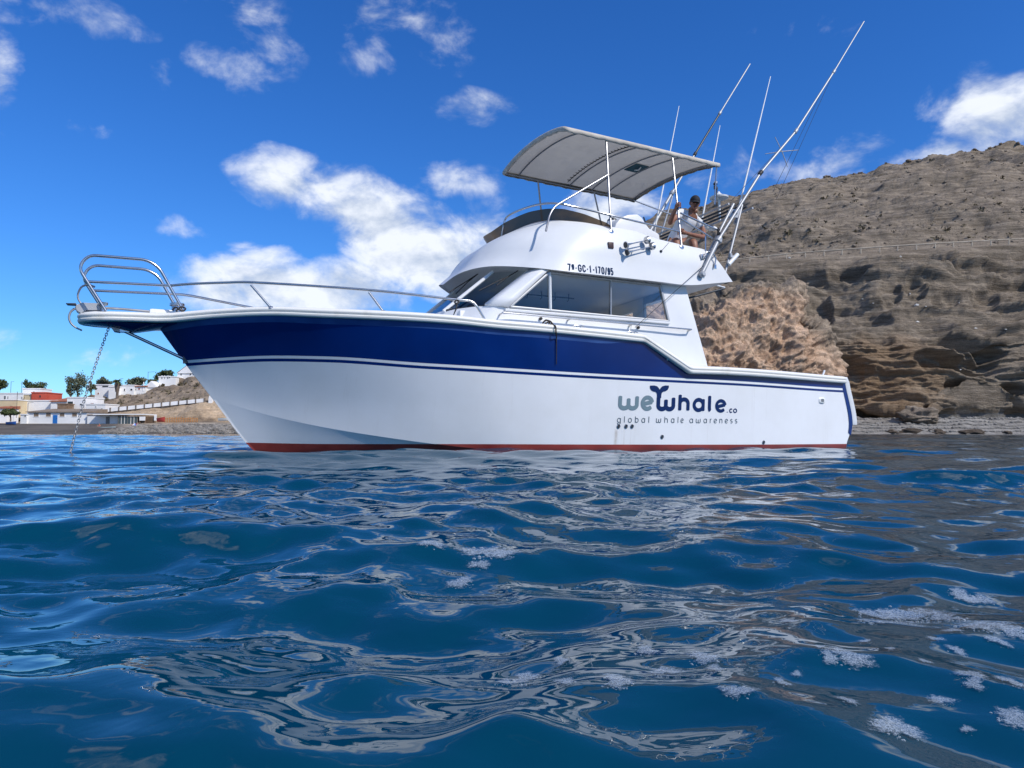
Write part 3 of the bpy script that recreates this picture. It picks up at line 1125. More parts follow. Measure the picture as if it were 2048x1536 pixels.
mb.box(a.x, b_.x, -.25, -.15, a.z, b_.z)
mb.build('panel', M_white, sg)
mb = MB()
for xx in (a.x, b_.x - .1):
    MB().box(xx, xx + .1, -.15, -.02, a.z - .9, b_.z).build('leg', M_wood, sg)
sg = empty('white_banner', at(zx(1272), zy(590), 161), 'narrow white banner board standing beside the red boat', 'banner')
mb = MB()
mb.box(-.27, .27, -.04, .04, .3, 1.45)
mb.build('panel', M_white, sg)
mb = MB()
mb.box(-.04, .04, -.03, .03, -.3, .3)
mb.build('leg', M_iron, sg)


def fence(name, label, x0, x1, y0, y1, D, n, m, rails=3):
    r = empty(name, at(zx((x0 + x1) / 2), zy(y1), D), label, 'fence')
    q = r.location.copy()
    for i in range(n + 1):
        xx = x0 + (x1 - x0) * i / n
        p, t = at(zx(xx), zy(y1), D) - q, at(zx(xx), zy(y0), D) - q
        mb = MB()
        mb.box(p.x - .07, p.x + .07, -.06, .06, p.z - .4, t.z + rng.uniform(-.1, .15))
        mb.build('picket', m, r)
    for k_ in range(rails):
        f = (k_ + .5) / rails
        p, t = at(zx(x0), zy(y1 + (y0 - y1) * f), D) - q, at(zx(x1), zy(y1 + (y0 - y1) * f), D) - q
        mb = MB()
        mb.box(p.x, t.x, -.1, -.06, p.z - .05, p.z + .05)
        mb.build('rail', m, r)
    return r


M_orange = mat('orange_netting', (.52, .24, .08), .7)
fence('reed_fence', 'brown reed fence between the beach bar and the white banner', 1198, 1262, 545, 606, 161.3, 18, M_wood, 2)
fence('orange_fence', 'orange construction fence along the upper beach', 1352, 1615, 552, 592, 163, 14, M_orange, 2)


def dinghy(label, px, py, D, L, Wd, hgt, m, trim, rot=0, group='small boats drawn up on the beach'):
    r = empty('dinghy', at(px, py, D), label, 'dinghy', group)
    r.rotation_euler.z = rot
    S = 14
    P = []
    for j in range(7):                      # keel to gunwale, port and starboard
        v = (j - 3) / 3
        row = []
        for i in range(S):
            u_ = i / (S - 1)
            w = Wd / 2 * (math.sin(math.pi * min(1, .5 + (1 - u_) * .5)) ** .6 if u_ > .5 else .8 + .2 * math.sin(math.pi * u_))
            w = Wd / 2 * (1 - max(0, (u_ - .45) / .55) ** 2.2) * (.82 + .18 * min(1, u_ / .3))
            row.append(((u_ - .5) * L, w * math.copysign(abs(v) ** .6, v), hgt * abs(v) ** 1.8 * (1 + .35 * u_ ** 2)))
        P.append(row)
    grid_mesh('hull', P, m, r)
    mb = MB()
    for sgn in (0, 6):
        mb.tube([Vector(p) + Vector((0, 0, .02)) for p in P[sgn]], .04, 6)
    mb.build('gunwale', trim, r)
    mb = MB()
    for xx in (-.22, .12):
        mb.box(xx * L - .12, xx * L + .12, -Wd * .4, Wd * .4, hgt * .7, hgt * .78)
    mb.build('thwart', M_wood, r)
    return r


M_bluehull = mat('blue_dinghy_paint', (.015, .08, .30), .4)
M_whitehull = mat('white_dinghy_paint', (.7, .72, .72), .4)
M_redhull = mat('red_dinghy_paint', (.42, .05, .04), .45)
M_cyan = mat('pale_cyan_paint', (.45, .66, .68), .45)
dinghy('small blue dinghy pulled up under the clipped round tree', zx(92), zy(612), 156, 1.9, .9, .55, M_bluehull, M_whitehull, .1)
dinghy('flat white rowing boat lying on the dark sand', zx(868), zy(656), 143, 3.7, 1.1, .45, M_whitehull, M_cyan, .03)
dinghy('red boat propped beside the orange fence', zx(1320), zy(590), 160, 1.9, .9, .8, M_redhull, M_redhull, -.3)
dinghy('pale cyan boat on the upper beach next to the bow', zx(1842), zy(582), 158, 2.6, 1.0, .5, M_whitehull, M_cyan, .05)
um = empty('beach_parasol', at(zx(1105), zy(640), 150), 'small red white and blue parasol leaning on the beach', 'parasol')
for i in range(10):
    a0, a1 = 2 * math.pi * i / 10, 2 * math.pi * (i + 1) / 10
    tip = Vector((0, -.15, 1.05))
    mb = MB()
    p, q = Vector((.75 * math.cos(a0), .75 * math.sin(a0), .55)), Vector((.75 * math.cos(a1), .75 * math.sin(a1), .55))
    mb.add([tip, p, q, tip + Vector((0, 0, -.04)), p + Vector((0, 0, -.04)), q + Vector((0, 0, -.04))], [(0, 1, 2), (5, 4, 3), (1, 4, 5, 2), (0, 3, 4, 1), (2, 5, 3, 0)])
    mb.build('canopy_panel', (M_redhull, M_whitehull, M_bluep)[i % 3], um)
mb = MB()
mb.tube([(0, 0, -.1), (0, -.15, 1.02)], .02, 6)
mb.build('pole', M_whitehull, um)
for i, (px, py, c, lb) in enumerate([(zx(812), zy(640), M_redhull, 'person in a red top sitting on the dark sand near the rowing boat'), (zx(1128), zy(632), M_white, 'person in white sitting beside the parasol')]):
    pe = empty('person', at(px, py, 150), lb, 'person')
    mb = MB()
    mb.tube([(0, 0, 0), (0, 0, .12), (0, .05, .45), (0, .05, .62), (0, .03, .68), (0, 0, .74), (0, 0, .86), (0, 0, .95)], [.16, .2, .17, .19, .07, .07, .11, .04], 10)
    mb.tube([(.1, -.02, .12), (.12, -.4, .42), (.12, -.75, .08)], [.1, .08, .06], 8)
    mb.tube([(-.1, -.02, .12), (-.12, -.4, .42), (-.12, -.75, .08)], [.1, .08, .06], 8)
    mb.tube([(.2, .04, .58), (.25, -.15, .35), (.15, -.38, .42)], [.06, .05, .04], 8)
    mb.tube([(-.2, .04, .58), (-.25, -.15, .35), (-.15, -.38, .42)], [.06, .05, .04], 8)
    mb.build('body', mat('sunbather_skin', (.42, .22, .14), .6), pe, True, 60)
    mb = MB()
    mb.tube([(0, 0, .08), (0, .03, .3), (0, .05, .62)], [.215, .19, .2], 10)
    mb.build('shirt', c, pe, True, 60)


def leafm(name, c1, c2):
    def build(n, l, b):
        g = N(n, 'ShaderNodeNewGeometry')
        mx = N(n, 'ShaderNodeMix', data_type='RGBA', ins={'A': (*c1, 1), 'B': (*c2, 1)})
        l.new(g.outputs['Random Per Island'], mx.inputs['Factor'])
        l.new(mx.outputs['Result'], b.inputs['Base Color'])
    return mat(name, rough=.7, spec=.2, build=build)


M_leaf = leafm('dark_foliage', (.028, .045, .016), (.095, .115, .045))
M_euc = leafm('grey_green_foliage', (.06, .075, .042), (.17, .185, .115))
M_palm = leafm('palm_foliage', (.025, .04, .014), (.085, .10, .04))
M_bark = mat('bark', (.13, .095, .07), .95, build=noise_mix((.09, .065, .05), (.19, .15, .115), 1.5))


def tree(label, x0, x1, y0, y1, yb, D, m, seed, clumps=9, n=1500, leaf=.42, openness=.5, name='tree', flat_bottom=False):
    rg = np.random.RandomState(seed)
    base = at(zx((x0 + x1) / 2), zy(yb), D)
    root = empty(name, base, label, 'tree', 'trees of the village')
    a, b_ = at(zx(x0), zy(y1), D) - base, at(zx(x1), zy(y0), D) - base
    cx, cz, hw, hh = 0, (a.z + b_.z) / 2, (b_.x - a.x) / 2, (b_.z - a.z) / 2
    V = []
    cl_ = []
    for i in range(clumps):
        th, rr = rg.rand() * 6.283, .68 * rg.rand() ** .5
        c = np.array([hw * rr * math.cos(th), hw * .8 * (rg.rand() - .5) * 1.4, cz + hh * rr * math.sin(th)])
        if flat_bottom:
            c[2] = max(c[2], cz - hh * .25)
        cl_.append((c, (.30 + .24 * rg.rand()) * hw, (.30 + .24 * rg.rand()) * hh))
    for i in range(n):
        c, rx, rz = cl_[rg.randint(clumps)]
        d_ = rg.normal(size=3)
        d_ /= np.linalg.norm(d_)
        k_ = (.35 + .65 * rg.rand() ** openness) * (1 + .18 * rg.normal())
        p = c + d_ * np.array([rx, rx, rz]) * k_
        if flat_bottom and p[2] < cz - hh:
            p[2] = cz - hh + .1 * rg.rand()
        s = leaf * (.6 + .8 * rg.rand())
        e1 = rg.normal(size=3)
        e1 /= np.linalg.norm(e1)
        e2 = np.cross(e1, d_ + .6 * rg.normal(size=3))
        e2 /= np.linalg.norm(e2) + 1e-6
        V += [p - e1 * s * .5, p + e2 * s * .32, p + e1 * s * .5, p - e2 * s * .32]
    fs = [(4 * i, 4 * i + 1, 4 * i + 2, 4 * i + 3) for i in range(n)]
    mesh('crown', V, fs, m, root)
    mb = MB()
    hgt = max(a.z, .8)
    rt_ = .05 * (hgt + 2 * hh) ** .9 * .6 + .06
    mb.tube([(0, 0, -1), (.1, 0, hgt * .5), (-.05, .1, hgt + hh * .3), (.1, 0, hgt + hh)], [rt_ * 1.3, rt_, rt_ * .8, rt_ * .35], 8)
    for c, rx, rz in cl_[:6]:
        mb.tube([(0, 0, max(hgt * .7, c[2] - hh * .9)), tuple(c * np.array([.5, .5, 1]) - np.array([0, 0, rz * .5])), tuple(c)], [rt_ * .55, rt_ * .4, rt_ * .12], 6)
    mb.build('trunk', M_bark, root, True, 60)
    return root


tree('tall grey-green eucalyptus left of the anchor chain', 545, 722, 180, 372, 390, 190, M_euc, 1, 16, 1500, .42, .45)
tree('shorter eucalyptus limb tree at the left flank of the tall one', 538, 612, 232, 385, 395, 189, M_euc, 2, 9, 600, .4)
tree('small grey-green tree directly behind the anchor chain', 705, 782, 258, 350, 388, 193, M_euc, 3, 7, 600, .45)
tree('low wide tree behind the upper house left of the palm', 790, 902, 224, 300, 310, 206, M_euc, 4, 9, 900, .5)
tree('dark dense tree at the left picture edge', -80, 62, 236, 360, 380, 200, M_leaf, 5, 10, 1200, .5)
tree('dark spreading tree behind the red house', 188, 362, 238, 352, 372, 203, M_leaf, 6, 12, 1500, .5)
tree('grey-green tree group above the red tiled awning', 1036, 1206, 218, 292, 305, 208, M_euc, 7, 12, 1300, .5)
tree('dark green low tree between grey-green group and slotted wall', 1196, 1300, 238, 300, 312, 206, M_leaf, 8, 8, 800, .45)
tree('big round dark tree beside the topmost white house', 1252, 1432, 162, 262, 290, 211, M_leaf, 9, 13, 1700, .5)
tree('clipped round tree with flat bottom on the beach at left', 20, 146, 470, 545, 588, 158, M_leaf, 10, 12, 2600, .38, .3, flat_bottom=True)
for i, (x, y, t, s) in enumerate([(1500, 305, 6.5, 1.1), (1340, 340, 6.3, 1.0), (940, 400, 6.2, 1.4), (860, 405, 6.2, 1.3), (1660, 330, 6.5, 1.3), (1500, 395, 5.9, .9), (1240, 420, 5.8, .8)]):
    pass

pl = empty('palm_tree', at(zx(958), zy(384), 190), 'bushy palm between the white upper houses', 'tree', 'trees of the village')
mb = MB()
mb.tube([(0, 0, -1), (.1, 0, 1.6), (0, 0, 4.0)], [.35, .3, .3], 10)
mb.tube([(0, 0, 1.2), (0, 0, 2.2), (0, 0, 3.3), (0, 0, 4.1)], [.4, .55, .7, .4], 12)
mb.build('trunk', M_bark, pl, True, 50)
rg = np.random.RandomState(3)
for i in range(26):
    th = 2 * math.pi * i / 26 + rg.rand() * .3
    el = rg.uniform(-.5, 1.2)
    V, fs = [], []
    L_ = rg.uniform(1.3, 1.8)
    for s_ in range(8):
        f = s_ / 7
        r_ = L_ * f * math.cos(el * (1 - .4 * f))
        z_ = 4.1 + L_ * f * math.sin(el) - .8 * f * f
        w = .22 * math.sin(math.pi * min(1, .12 + f * .85))
        c = Vector((r_ * math.cos(th), r_ * math.sin(th), z_))
        sd = Vector((-math.sin(th), math.cos(th), 0))
        V += [c + sd * w + Vector((0, 0, -w * .6)), c, c - sd * w + Vector((0, 0, -w * .6))]
        if s_:
            q = 3 * s_
            fs += [(q - 3, q - 2, q + 1, q), (q - 2, q - 1, q + 2, q + 1)]
    mesh('frond', V, fs, M_palm, pl)

# poles and aerials against the sky
for i, (x, y0, y1, D, arm, lb) in enumerate([(1210, 178, 300, 206, .9, 'thin street lamp pole on the hill left of the big round tree'), (135, 340, 520, 172, 0, 'bare dark mast in front of the cream house'),
                                             (225, 430, 560, 165, .6, 'wooden pole at the left end of the blue-door house'), (87, 258, 360, 196, .4, 'thin aerial on the left skyline roof'),
                                             (176, 276, 362, 198, .3, 'short aerial on the skyline just left of the penthouse'), (1176, 262, 306, 199, 0, 'white chimney pipe on the awning house')]):
    r = empty('pole', at(zx(x), zy(y1), D), lb, 'pole')
    hgt = (at(zx(x), zy(y0), D) - at(zx(x), zy(y1), D)).z
    mb = MB()
    mb.tube([(0, 0, -1), (0, 0, hgt)], .05 if i != 5 else .14, 6)
    mb.build('mast', M_white if i == 5 else M_iron, r)
    if arm:
        mb = MB()
        mb.tube([(0, 0, hgt * .97), (arm * 2, 0, hgt)], .04, 6)
        mb.build('arm', M_iron, r)
# scrub on the dry hillside
V = []
rg = np.random.RandomState(8)
n = 0
for i in range(300):
    if i < 120:
        p = shore_pt(rg.uniform(175, 470), rg.uniform(5.1, 7.0))
    else:
        p = cliff_pt(rg.uniform(1390, 2060), rg.uniform(7.3, 9.0))
    s0 = .16 + .4 * rg.rand() ** 2
    for j in range(14):
        q = np.array(p) + rg.normal(size=3) * np.array([s0, s0, s0 * .5]) + np.array([0, -.2, s0 * .4])
        e1, e2 = rg.normal(size=3) * s0 * .45, rg.normal(size=3) * s0 * .45
        V += [q - e1, q + e2, q + e1, q - e2]
        n += 1
o = mesh('dry_scrub', V, [(4 * i, 4 * i + 1, 4 * i + 2, 4 * i + 3) for i in range(n)], leafm('dry_scrub_leaf', (.085, .072, .042), (.19, .155, .095)))
tag(o, 'low dry scrub dotted over the hillsides', None, None, 'stuff')

# ================================================================== THE BOAT
TH, ROLL = math.radians(26), math.radians(1.5)
_n0 = Vector((math.sin(TH), -math.cos(TH), 0))
BU = Vector((-math.cos(TH), -math.sin(TH), 0))                                   # forward
BN = _n0 * math.cos(ROLL) + Vector((0, 0, 1)) * math.sin(ROLL)                   # to port, towards us
BZ = Vector((0, 0, 1)) * math.cos(ROLL) - _n0 * math.sin(ROLL)
BO = Vector((5.09, 14.11, 0))
boat = bpy.data.objects.new('motor_yacht', None)
COL.objects.link(boat)
boat.matrix_world = Matrix.Translation(BO) @ Matrix((BU, BN, BZ)).transposed().to_4x4()
tag(boat, 'white flybridge motor yacht with navy blue hull band at anchor', 'boat')
_o = Vector((0, 0, H)) - BO
_o = Vector((_o.dot(BU), _o.dot(BN), _o.dot(BZ)))


def B(px, py, y):
    """boat coordinates (forward, port, up) of the point measured at photo pixel px, py in the fore-and-aft plane y"""
    d = pdir(px, py)
    d = Vector((d.dot(BU), d.dot(BN), d.dot(BZ)))
    return _o + d * ((y - _o.y) / d.y)


def BZc(px, py, zz):
    d = pdir(px, py)
    d = Vector((d.dot(BU), d.dot(BN), d.dot(BZ)))
    return _o + d * ((zz - _o.z) / d.z)


def _gel(n, l, b):
    t = N(n, 'ShaderNodeTexCoord')
    nz = N(n, 'ShaderNodeTexNoise', ins={'Scale': 1.3, 'Detail': 6, 'Roughness': .6})
    l.new(t.outputs['Object'], nz.inputs['Vector'])
    r = N(n, 'ShaderNodeMapRange', ins={'From Min': .4, 'From Max': .75})
    l.new(nz.outputs['Fac'], r.inputs['Value'])
    mx = N(n, 'ShaderNodeMix', data_type='RGBA', ins={'A': (.80, .81, .82, 1), 'B': (.74, .745, .74, 1)})
    l.new(r.outputs[0], mx.inputs['Factor'])
    l.new(mx.outputs['Result'], b.inputs['Base Color'])
    r2 = N(n, 'ShaderNodeMapRange', ins={'From Min': .3, 'From Max': .8, 'To Min': .30, 'To Max': .46})
    l.new(nz.outputs['Fac'], r2.inputs['Value'])
    l.new(r2.outputs[0], b.inputs['Roughness'])


def _hullwhite(n, l, b):
    """white topside paint: slight mottling and brown weep stains under the three outlets"""
    _gel(n, l, b)
    t = N(n, 'ShaderNodeTexCoord')
    s = N(n, 'ShaderNodeSeparateXYZ')
    l.new(t.outputs['Object'], s.inputs[0])
    tot = None
    for (x0, w, a) in ((4.79, .045, .85), (4.655, .022, .30), (4.545, .018, .25)):
        d = N(n, 'ShaderNodeMath', operation='SUBTRACT', ins={1: x0})
        l.new(s.outputs['X'], d.inputs[0])
        ab = N(n, 'ShaderNodeMath', operation='ABSOLUTE')
        l.new(d.outputs[0], ab.inputs[0])
        m1 = N(n, 'ShaderNodeMapRange', interpolation_type='SMOOTHSTEP', ins={'From Min': w, 'From Max': 0.0, 'To Min': 0, 'To Max': a})
        l.new(ab.outputs[0], m1.inputs['Value'])
        if tot is None:
            tot = m1.outputs[0]
        else:
            q = N(n, 'ShaderNodeMath', operation='MAXIMUM')
            l.new(tot, q.inputs[0])
            l.new(m1.outputs[0], q.inputs[1])
            tot = q.outputs[0]
    zt = N(n, 'ShaderNodeMapRange', interpolation_type='SMOOTHSTEP', ins={'From Min': .40, 'From Max': .30})
    l.new(s.outputs['Z'], zt.inputs['Value'])
    nz = N(n, 'ShaderNodeTexNoise', ins={'Scale': 12, 'Detail': 4})
    l.new(t.outputs['Object'], nz.inputs['Vector'])
    f = N(n, 'ShaderNodeMath', operation='MULTIPLY')
    l.new(tot, f.inputs[0])
    l.new(zt.outputs[0], f.inputs[1])
    # faint run-off streaks and rubbed patches along the whole side
    mp = N(n, 'ShaderNodeMapping', ins={'Scale': (7.0, 1, .35)})
    l.new(t.outputs['Object'], mp.inputs[0])
    ns = N(n, 'ShaderNodeTexNoise', ins={'Scale': 1.6, 'Detail': 7, 'Roughness': .7})
    l.new(mp.outputs[0], ns.inputs['Vector'])
    rs = N(n, 'ShaderNodeMapRange', ins={'From Min': .57, 'From Max': .85, 'To Max': .35})
    l.new(ns.outputs['Fac'], rs.inputs['Value'])
    fm = N(n, 'ShaderNodeMath', operation='MAXIMUM')
    l.new(f.outputs[0], fm.inputs[0])
    l.new(rs.outputs[0], fm.inputs[1])
    f2 = N(n, 'ShaderNodeMath', operation='MULTIPLY')
    l.new(fm.outputs[0], f2.inputs[0])
    l.new(nz.outputs['Fac'], f2.inputs[1])
    old = b.inputs['Base Color'].links[0].from_socket
    mx = N(n, 'ShaderNodeMix', data_type='RGBA', ins={'B': (.34, .27, .20, 1)})
    l.new(f2.outputs[0], mx.inputs['Factor'])
    l.new(old, mx.inputs['A'])
    l.new(mx.outputs['Result'], b.inputs['Base Color'])




def _gel2(n, l, b):
    _gel(n, l, b)
    mx = [x for x in n if x.type == 'MIX'][0]
    mx.inputs['A'].default_value = (.735, .745, .75, 1)
    mx.inputs['B'].default_value = (.67, .675, .67, 1)


M_gel = mat('white_gelcoat', rough=.35, spec=.3, build=_gel2)
M_hullw = mat('white_topside_paint', rough=.35, spec=.4, build=_hullwhite)
M_navy = mat('navy_hull_paint', rough=.14, spec=.3, build=noise_mix((.0009, .017, .120), (.0016, .025, .165), .9, 4))
M_navy2 = mat('faded_navy_edge', rough=.35, build=noise_mix((.012, .05, .20), (.03, .085, .27), 3, 6))
def _anti(n, l, b):
    """red bottom paint, slimy brown where it stays wet"""
    noise_mix((.20, .022, .018), (.33, .055, .042), 2.5, 6)(n, l, b)
    old = b.inputs['Base Color'].links[0].from_socket
    t = N(n, 'ShaderNodeTexCoord')
    s = N(n, 'ShaderNodeSeparateXYZ')
    l.new(t.outputs['Object'], s.inputs[0])
    nz = N(n, 'ShaderNodeTexNoise', ins={'Scale': 5, 'Detail': 5})
    l.new(t.outputs['Object'], nz.inputs['Vector'])
    a = N(n, 'ShaderNodeMath', operation='MULTIPLY_ADD', ins={1: .16, 2: -.02})
    l.new(nz.outputs['Fac'], a.inputs[0])
    d = N(n, 'ShaderNodeMath', operation='SUBTRACT')
    l.new(a.outputs[0], d.inputs[0])
    l.new(s.outputs['Z'], d.inputs[1])
    r = N(n, 'ShaderNodeMapRange', ins={'From Min': -.06, 'From Max': .03, 'To Max': .8})
    l.new(d.outputs[0], r.inputs['Value'])
    mx = N(n, 'ShaderNodeMix', data_type='RGBA', ins={'B': (.055, .018, .012, 1)})
    l.new(r.outputs[0], mx.inputs['Factor'])
    l.new(old, mx.inputs['A'])
    l.new(mx.outputs['Result'], b.inputs['Base Color'])
    b.inputs['Roughness'].default_value = .35


M_anti = mat('red_antifouling', rough=.5, build=_anti)
M_rub = mat('rubbing_strake', rough=.45, build=noise_mix((.78, .77, .72), (.50, .46, .38), 2.2, 7, .56, .80))
M_steel = mat('stainless_steel', (.50, .50, .50), .22, 1.0)
M_alu = mat('brushed_aluminium', (.40, .41, .42), .5, .5)
M_whitep = mat('white_fibreglass', (.80, .81, .80), .35)
M_black = mat('black_rubber', (.012, .012, .013), .55)
M_darkm = mat('dark_metal', (.05, .055, .06), .4, .6)
M_canvas = mat('beige_canvas', rough=.9, spec=.1, build=noise_mix((.50, .45, .38), (.60, .555, .48), 3, 6, bump=.004, bscale=40))


def _lining(n, l, b):
    noise_mix((.46, .44, .405), (.56, .54, .50), 2.5, 6, bump=.01, bscale=4)(n, l, b)
    tr = N(n, 'ShaderNodeBsdfTranslucent', ins={'Color': (.42, .40, .36, 1)})
    mx = N(n, 'ShaderNodeMixShader', ins={0: .38})
    out = [x for x in n if x.type == 'OUTPUT_MATERIAL'][0]
    l.new(b.outputs[0], mx.inputs[1])
    l.new(tr.outputs[0], mx.inputs[2])
    l.new(mx.outputs[0], out.inputs['Surface'])


M_lining = mat('canvas_underside', rough=.9, spec=.1, build=_lining)


def _glass(tint, refl=1.45):
    def build(n, l, b):
        out = [x for x in n if x.type == 'OUTPUT_MATERIAL'][0]
        tr = N(n, 'ShaderNodeBsdfTransparent', ins={'Color': (*tint, 1)})
        gl = N(n, 'ShaderNodeBsdfGlossy', ins={'Color': (1, 1, 1, 1), 'Roughness': .01})
        fr = N(n, 'ShaderNodeFresnel', ins={'IOR': refl})
        mx = N(n, 'ShaderNodeMixShader')
        l.new(fr.outputs[0], mx.inputs[0])
        l.new(tr.outputs[0], mx.inputs[1])
        l.new(gl.outputs[0], mx.inputs[2])
        l.new(mx.outputs[0], out.inputs['Surface'])
    return build


M_glass = mat('cabin_glass', build=_glass((.74, .80, .81), 1.46))

def _smoke(n, l, b):
    out = [x for x in n if x.type == 'OUTPUT_MATERIAL'][0]
    tr = N(n, 'ShaderNodeBsdfTransparent', ins={'Color': (.42, .30, .20, 1)})
    mx = N(n, 'ShaderNodeMixShader', ins={0: .70})
    l.new(tr.outputs[0], mx.inputs[1])
    l.new(b.outputs[0], mx.inputs[2])
    l.new(mx.outputs[0], out.inputs['Surface'])


M_smoke = mat('smoked_acrylic', (.075, .055, .042), .3, spec=.2, build=_smoke)


def part(name, mb, m, parent=boat, smooth=False, angle=35, bevel=0, label=None):
    o = mb.build(name, m, parent, smooth, angle, bevel)
    if label:
        o['label'] = label
    return o


def pipe(name, pts, r, m=None, parent=boat, rad_=0.0, seg=10):
    if rad_:
        pts = fillet(pts, rad_)
    return part(name, MB().tube(pts, r, seg), m or M_steel, parent, True, 60)


# ---- hull lines
def pchip(xs, ys):
    xs, ys = np.array(xs, float), np.array(ys, float)
    h_ = np.diff(xs)
    dl_ = np.diff(ys) / h_
    d_ = np.zeros_like(xs)
    d_[0], d_[-1] = dl_[0], dl_[-1]
    for i in range(1, len(xs) - 1):
        if dl_[i - 1] * dl_[i] > 0:
            w1, w2 = 2 * h_[i] + h_[i - 1], h_[i] + 2 * h_[i - 1]
            d_[i] = (w1 + w2) / (w1 / dl_[i - 1] + w2 / dl_[i])

    def f(x):
        x = np.clip(np.asarray(x, float), xs[0], xs[-1])
        i = np.clip(np.searchsorted(xs, x) - 1, 0, len(xs) - 2)
        t = (x - xs[i]) / h_[i]
        return ((1 + 2 * t) * (1 - t) ** 2 * ys[i] + t * (1 - t) ** 2 * h_[i] * d_[i] + t * t * (3 - 2 * t) * ys[i + 1] + t * t * (t - 1) * h_[i] * d_[i + 1])
    return f


stem_x = pchip([-.6, .09, .76, 1.29, 1.70, 1.9], [8.3, 9.49, 10.01, 10.41, 10.70, 10.84])
tran_x = pchip([-.6, .11, .30, .46, 1.15, 1.3], [.12, .06, -.03, -.06, .10, .13])
bs0 = pchip([-.5, 0, 2, 4, 6, 7, 7.75, 8.5, 9.25, 9.9, 10.3, 10.55, 10.7], [1.58, 1.60, 1.72, 1.78, 1.77, 1.68, 1.54, 1.32, 1.0, .66, .42, .22, 0.0])
bc0 = pchip([-.5, 0, 2, 4, 6, 7, 8, 8.6, 9.6, 10.3, 10.7], [1.54, 1.55, 1.60, 1.60, 1.52, 1.41, 1.17, .96, .53, .19, 0.0])
zs_low = pchip([-.5, .17, 2.76, 3.6], [1.14, 1.15, 1.19, 1.18])
zs_hi = pchip([4.3, 5.82, 6.65, 7.32, 8.82, 9.49, 10.14, 10.64, 11.6], [1.60, 1.65, 1.67, 1.71, 1.76, 1.79, 1.77, 1.72, 1.70])


def z_sheer(x):
    x = np.asarray(x, float)
    t = np.clip((x - 3.57) / (4.39 - 3.57), 0, 1)
    return np.where(x < 3.57, zs_low(x), np.where(x > 4.39, zs_hi(x), 1.18 + .42 * t))


z_chine = pchip([-.5, 0, 2, 4, 5.5, 6.5, 7.26, 8.03, 8.71, 9.31, 10.01, 10.3], [-.12, -.11, -.08, -.05, 0.0, .075, .16, .28, .41, .56, .78, .86])
z_red = pchip([-.5, 1.96, 4.74, 7.26, 8.71, 9.63, 10.3], [.115, .12, .14, .17, .19, .22, .24])
z_str = pchip([-.5, .09, 2.66, 3.95, 5.46, 7.52, 8.76, 9.44, 10.39, 10.6], [1.05, 1.05, 1.09, 1.10, 1.12, 1.195, 1.285, 1.305, 1.27, 1.26])
ZK = -.6


def hull_y(x, zz):
    x, zz = np.asarray(x, float), np.asarray(zz, float)
    xi = x / stem_x(zz) * 10.7
    xe = np.minimum(xi * stem_x(zz) / 10.7, 10.3)
    zc = z_chine(np.minimum(x, 10.2))
    zsh = np.maximum(z_sheer(x), zc + .2)
    full = np.maximum(zs_hi(np.maximum(x, 4.3)), zc + .2)            # flare follows the uncut sheer
    t = np.clip((zz - zc) / (full - zc), 0, 1.1)
    p = 1.0 + .75 * sstep(6.0, 9.5, x)
    top = bc0(xi) + (bs0(xi) - bc0(xi)) * t ** p
    tb = np.clip((zz - ZK) / (zc - ZK), 0, 1)
    bot = bc0(xi) * (.68 + .32 * tb) * tb ** .10 - .010 * sstep(0, .04, zc - zz)
    return np.where(zz >= zc, top, np.maximum(bot, 0))


SS = np.unique(np.concatenate([np.linspace(0, .3, 24), np.linspace(.3, .45, 40), np.linspace(.45, .85, 50), 1 - (1 - np.linspace(0, 1, 40)) ** 1.6 * .15]))


def hull_rows(z_lo, z_hi, n, s0=0.0, s1=1.0):
    """grid of one strake between two height curves, both sides; returns (rows, stations, 3) for port"""
    s = SS[(SS >= s0) & (SS <= s1)]
    out = []
    for j in range(n + 1):
        f = j / n
        x = .1 + s * 10
        for it in range(12):
            zz = z_lo(x) * (1 - f) + z_hi(x) * f
            x = tran_x(zz) + s * (stem_x(zz) - tran_x(zz))
        y = hull_y(x, zz)
        y = np.where(s >= .9999, 0.0, y)
        out.append(np.stack([x, y, zz], -1))
    return np.array(out)


def strake(name, z_lo, z_hi, n, m, parent, s0=0.0, s1=1.0):
    P = hull_rows(z_lo, z_hi, n, s0, s1)
    Q = P.copy()
    Q[..., 1] *= -1
    full = np.concatenate([P, Q[:, ::-1][:, 1:] if s1 >= 1 else Q[:, ::-1]], 1)
    return grid_mesh(name, full, m, parent)


hull = strake('hull', lambda x: np.maximum(z_chine(x), z_red(x)), lambda x: z_str(x) - .055, 14, M_hullw, boat)
hull['label'] = 'white lower topside'
strake('thin_blue_stripe', lambda x: z_str(x) - .055, lambda x: z_str(x) - .018, 2, M_navy, hull)
strake('white_pinstripe', lambda x: z_str(x) - .018, lambda x: z_str(x) + .016, 2, M_hullw, hull)
strake('blue_band', lambda x: z_str(x) + .016, lambda x: z_sheer(x) - .075 * sstep(4.4, 5.2, x), 9, M_navy, hull)
strake('faded_blue_edge', lambda x: z_sheer(x) - .075 * sstep(4.4, 5.2, x) - .001, lambda x: z_sheer(x) + .03, 2, M_navy2, hull)
strake('bottom', lambda x: ZK + 0 * x, lambda x: np.minimum(z_chine(x), z_red(x)), 8, M_anti, hull)
strake('boot_top', lambda x: np.minimum(z_chine(x), z_red(x)), lambda x: z_red(x), 3, M_anti, hull, 0, .80)
strake('forefoot', lambda x: np.minimum(z_chine(x), z_red(x)), lambda x: z_chine(x) + 0 * x, 3, M_hullw, hull, .60, 1)
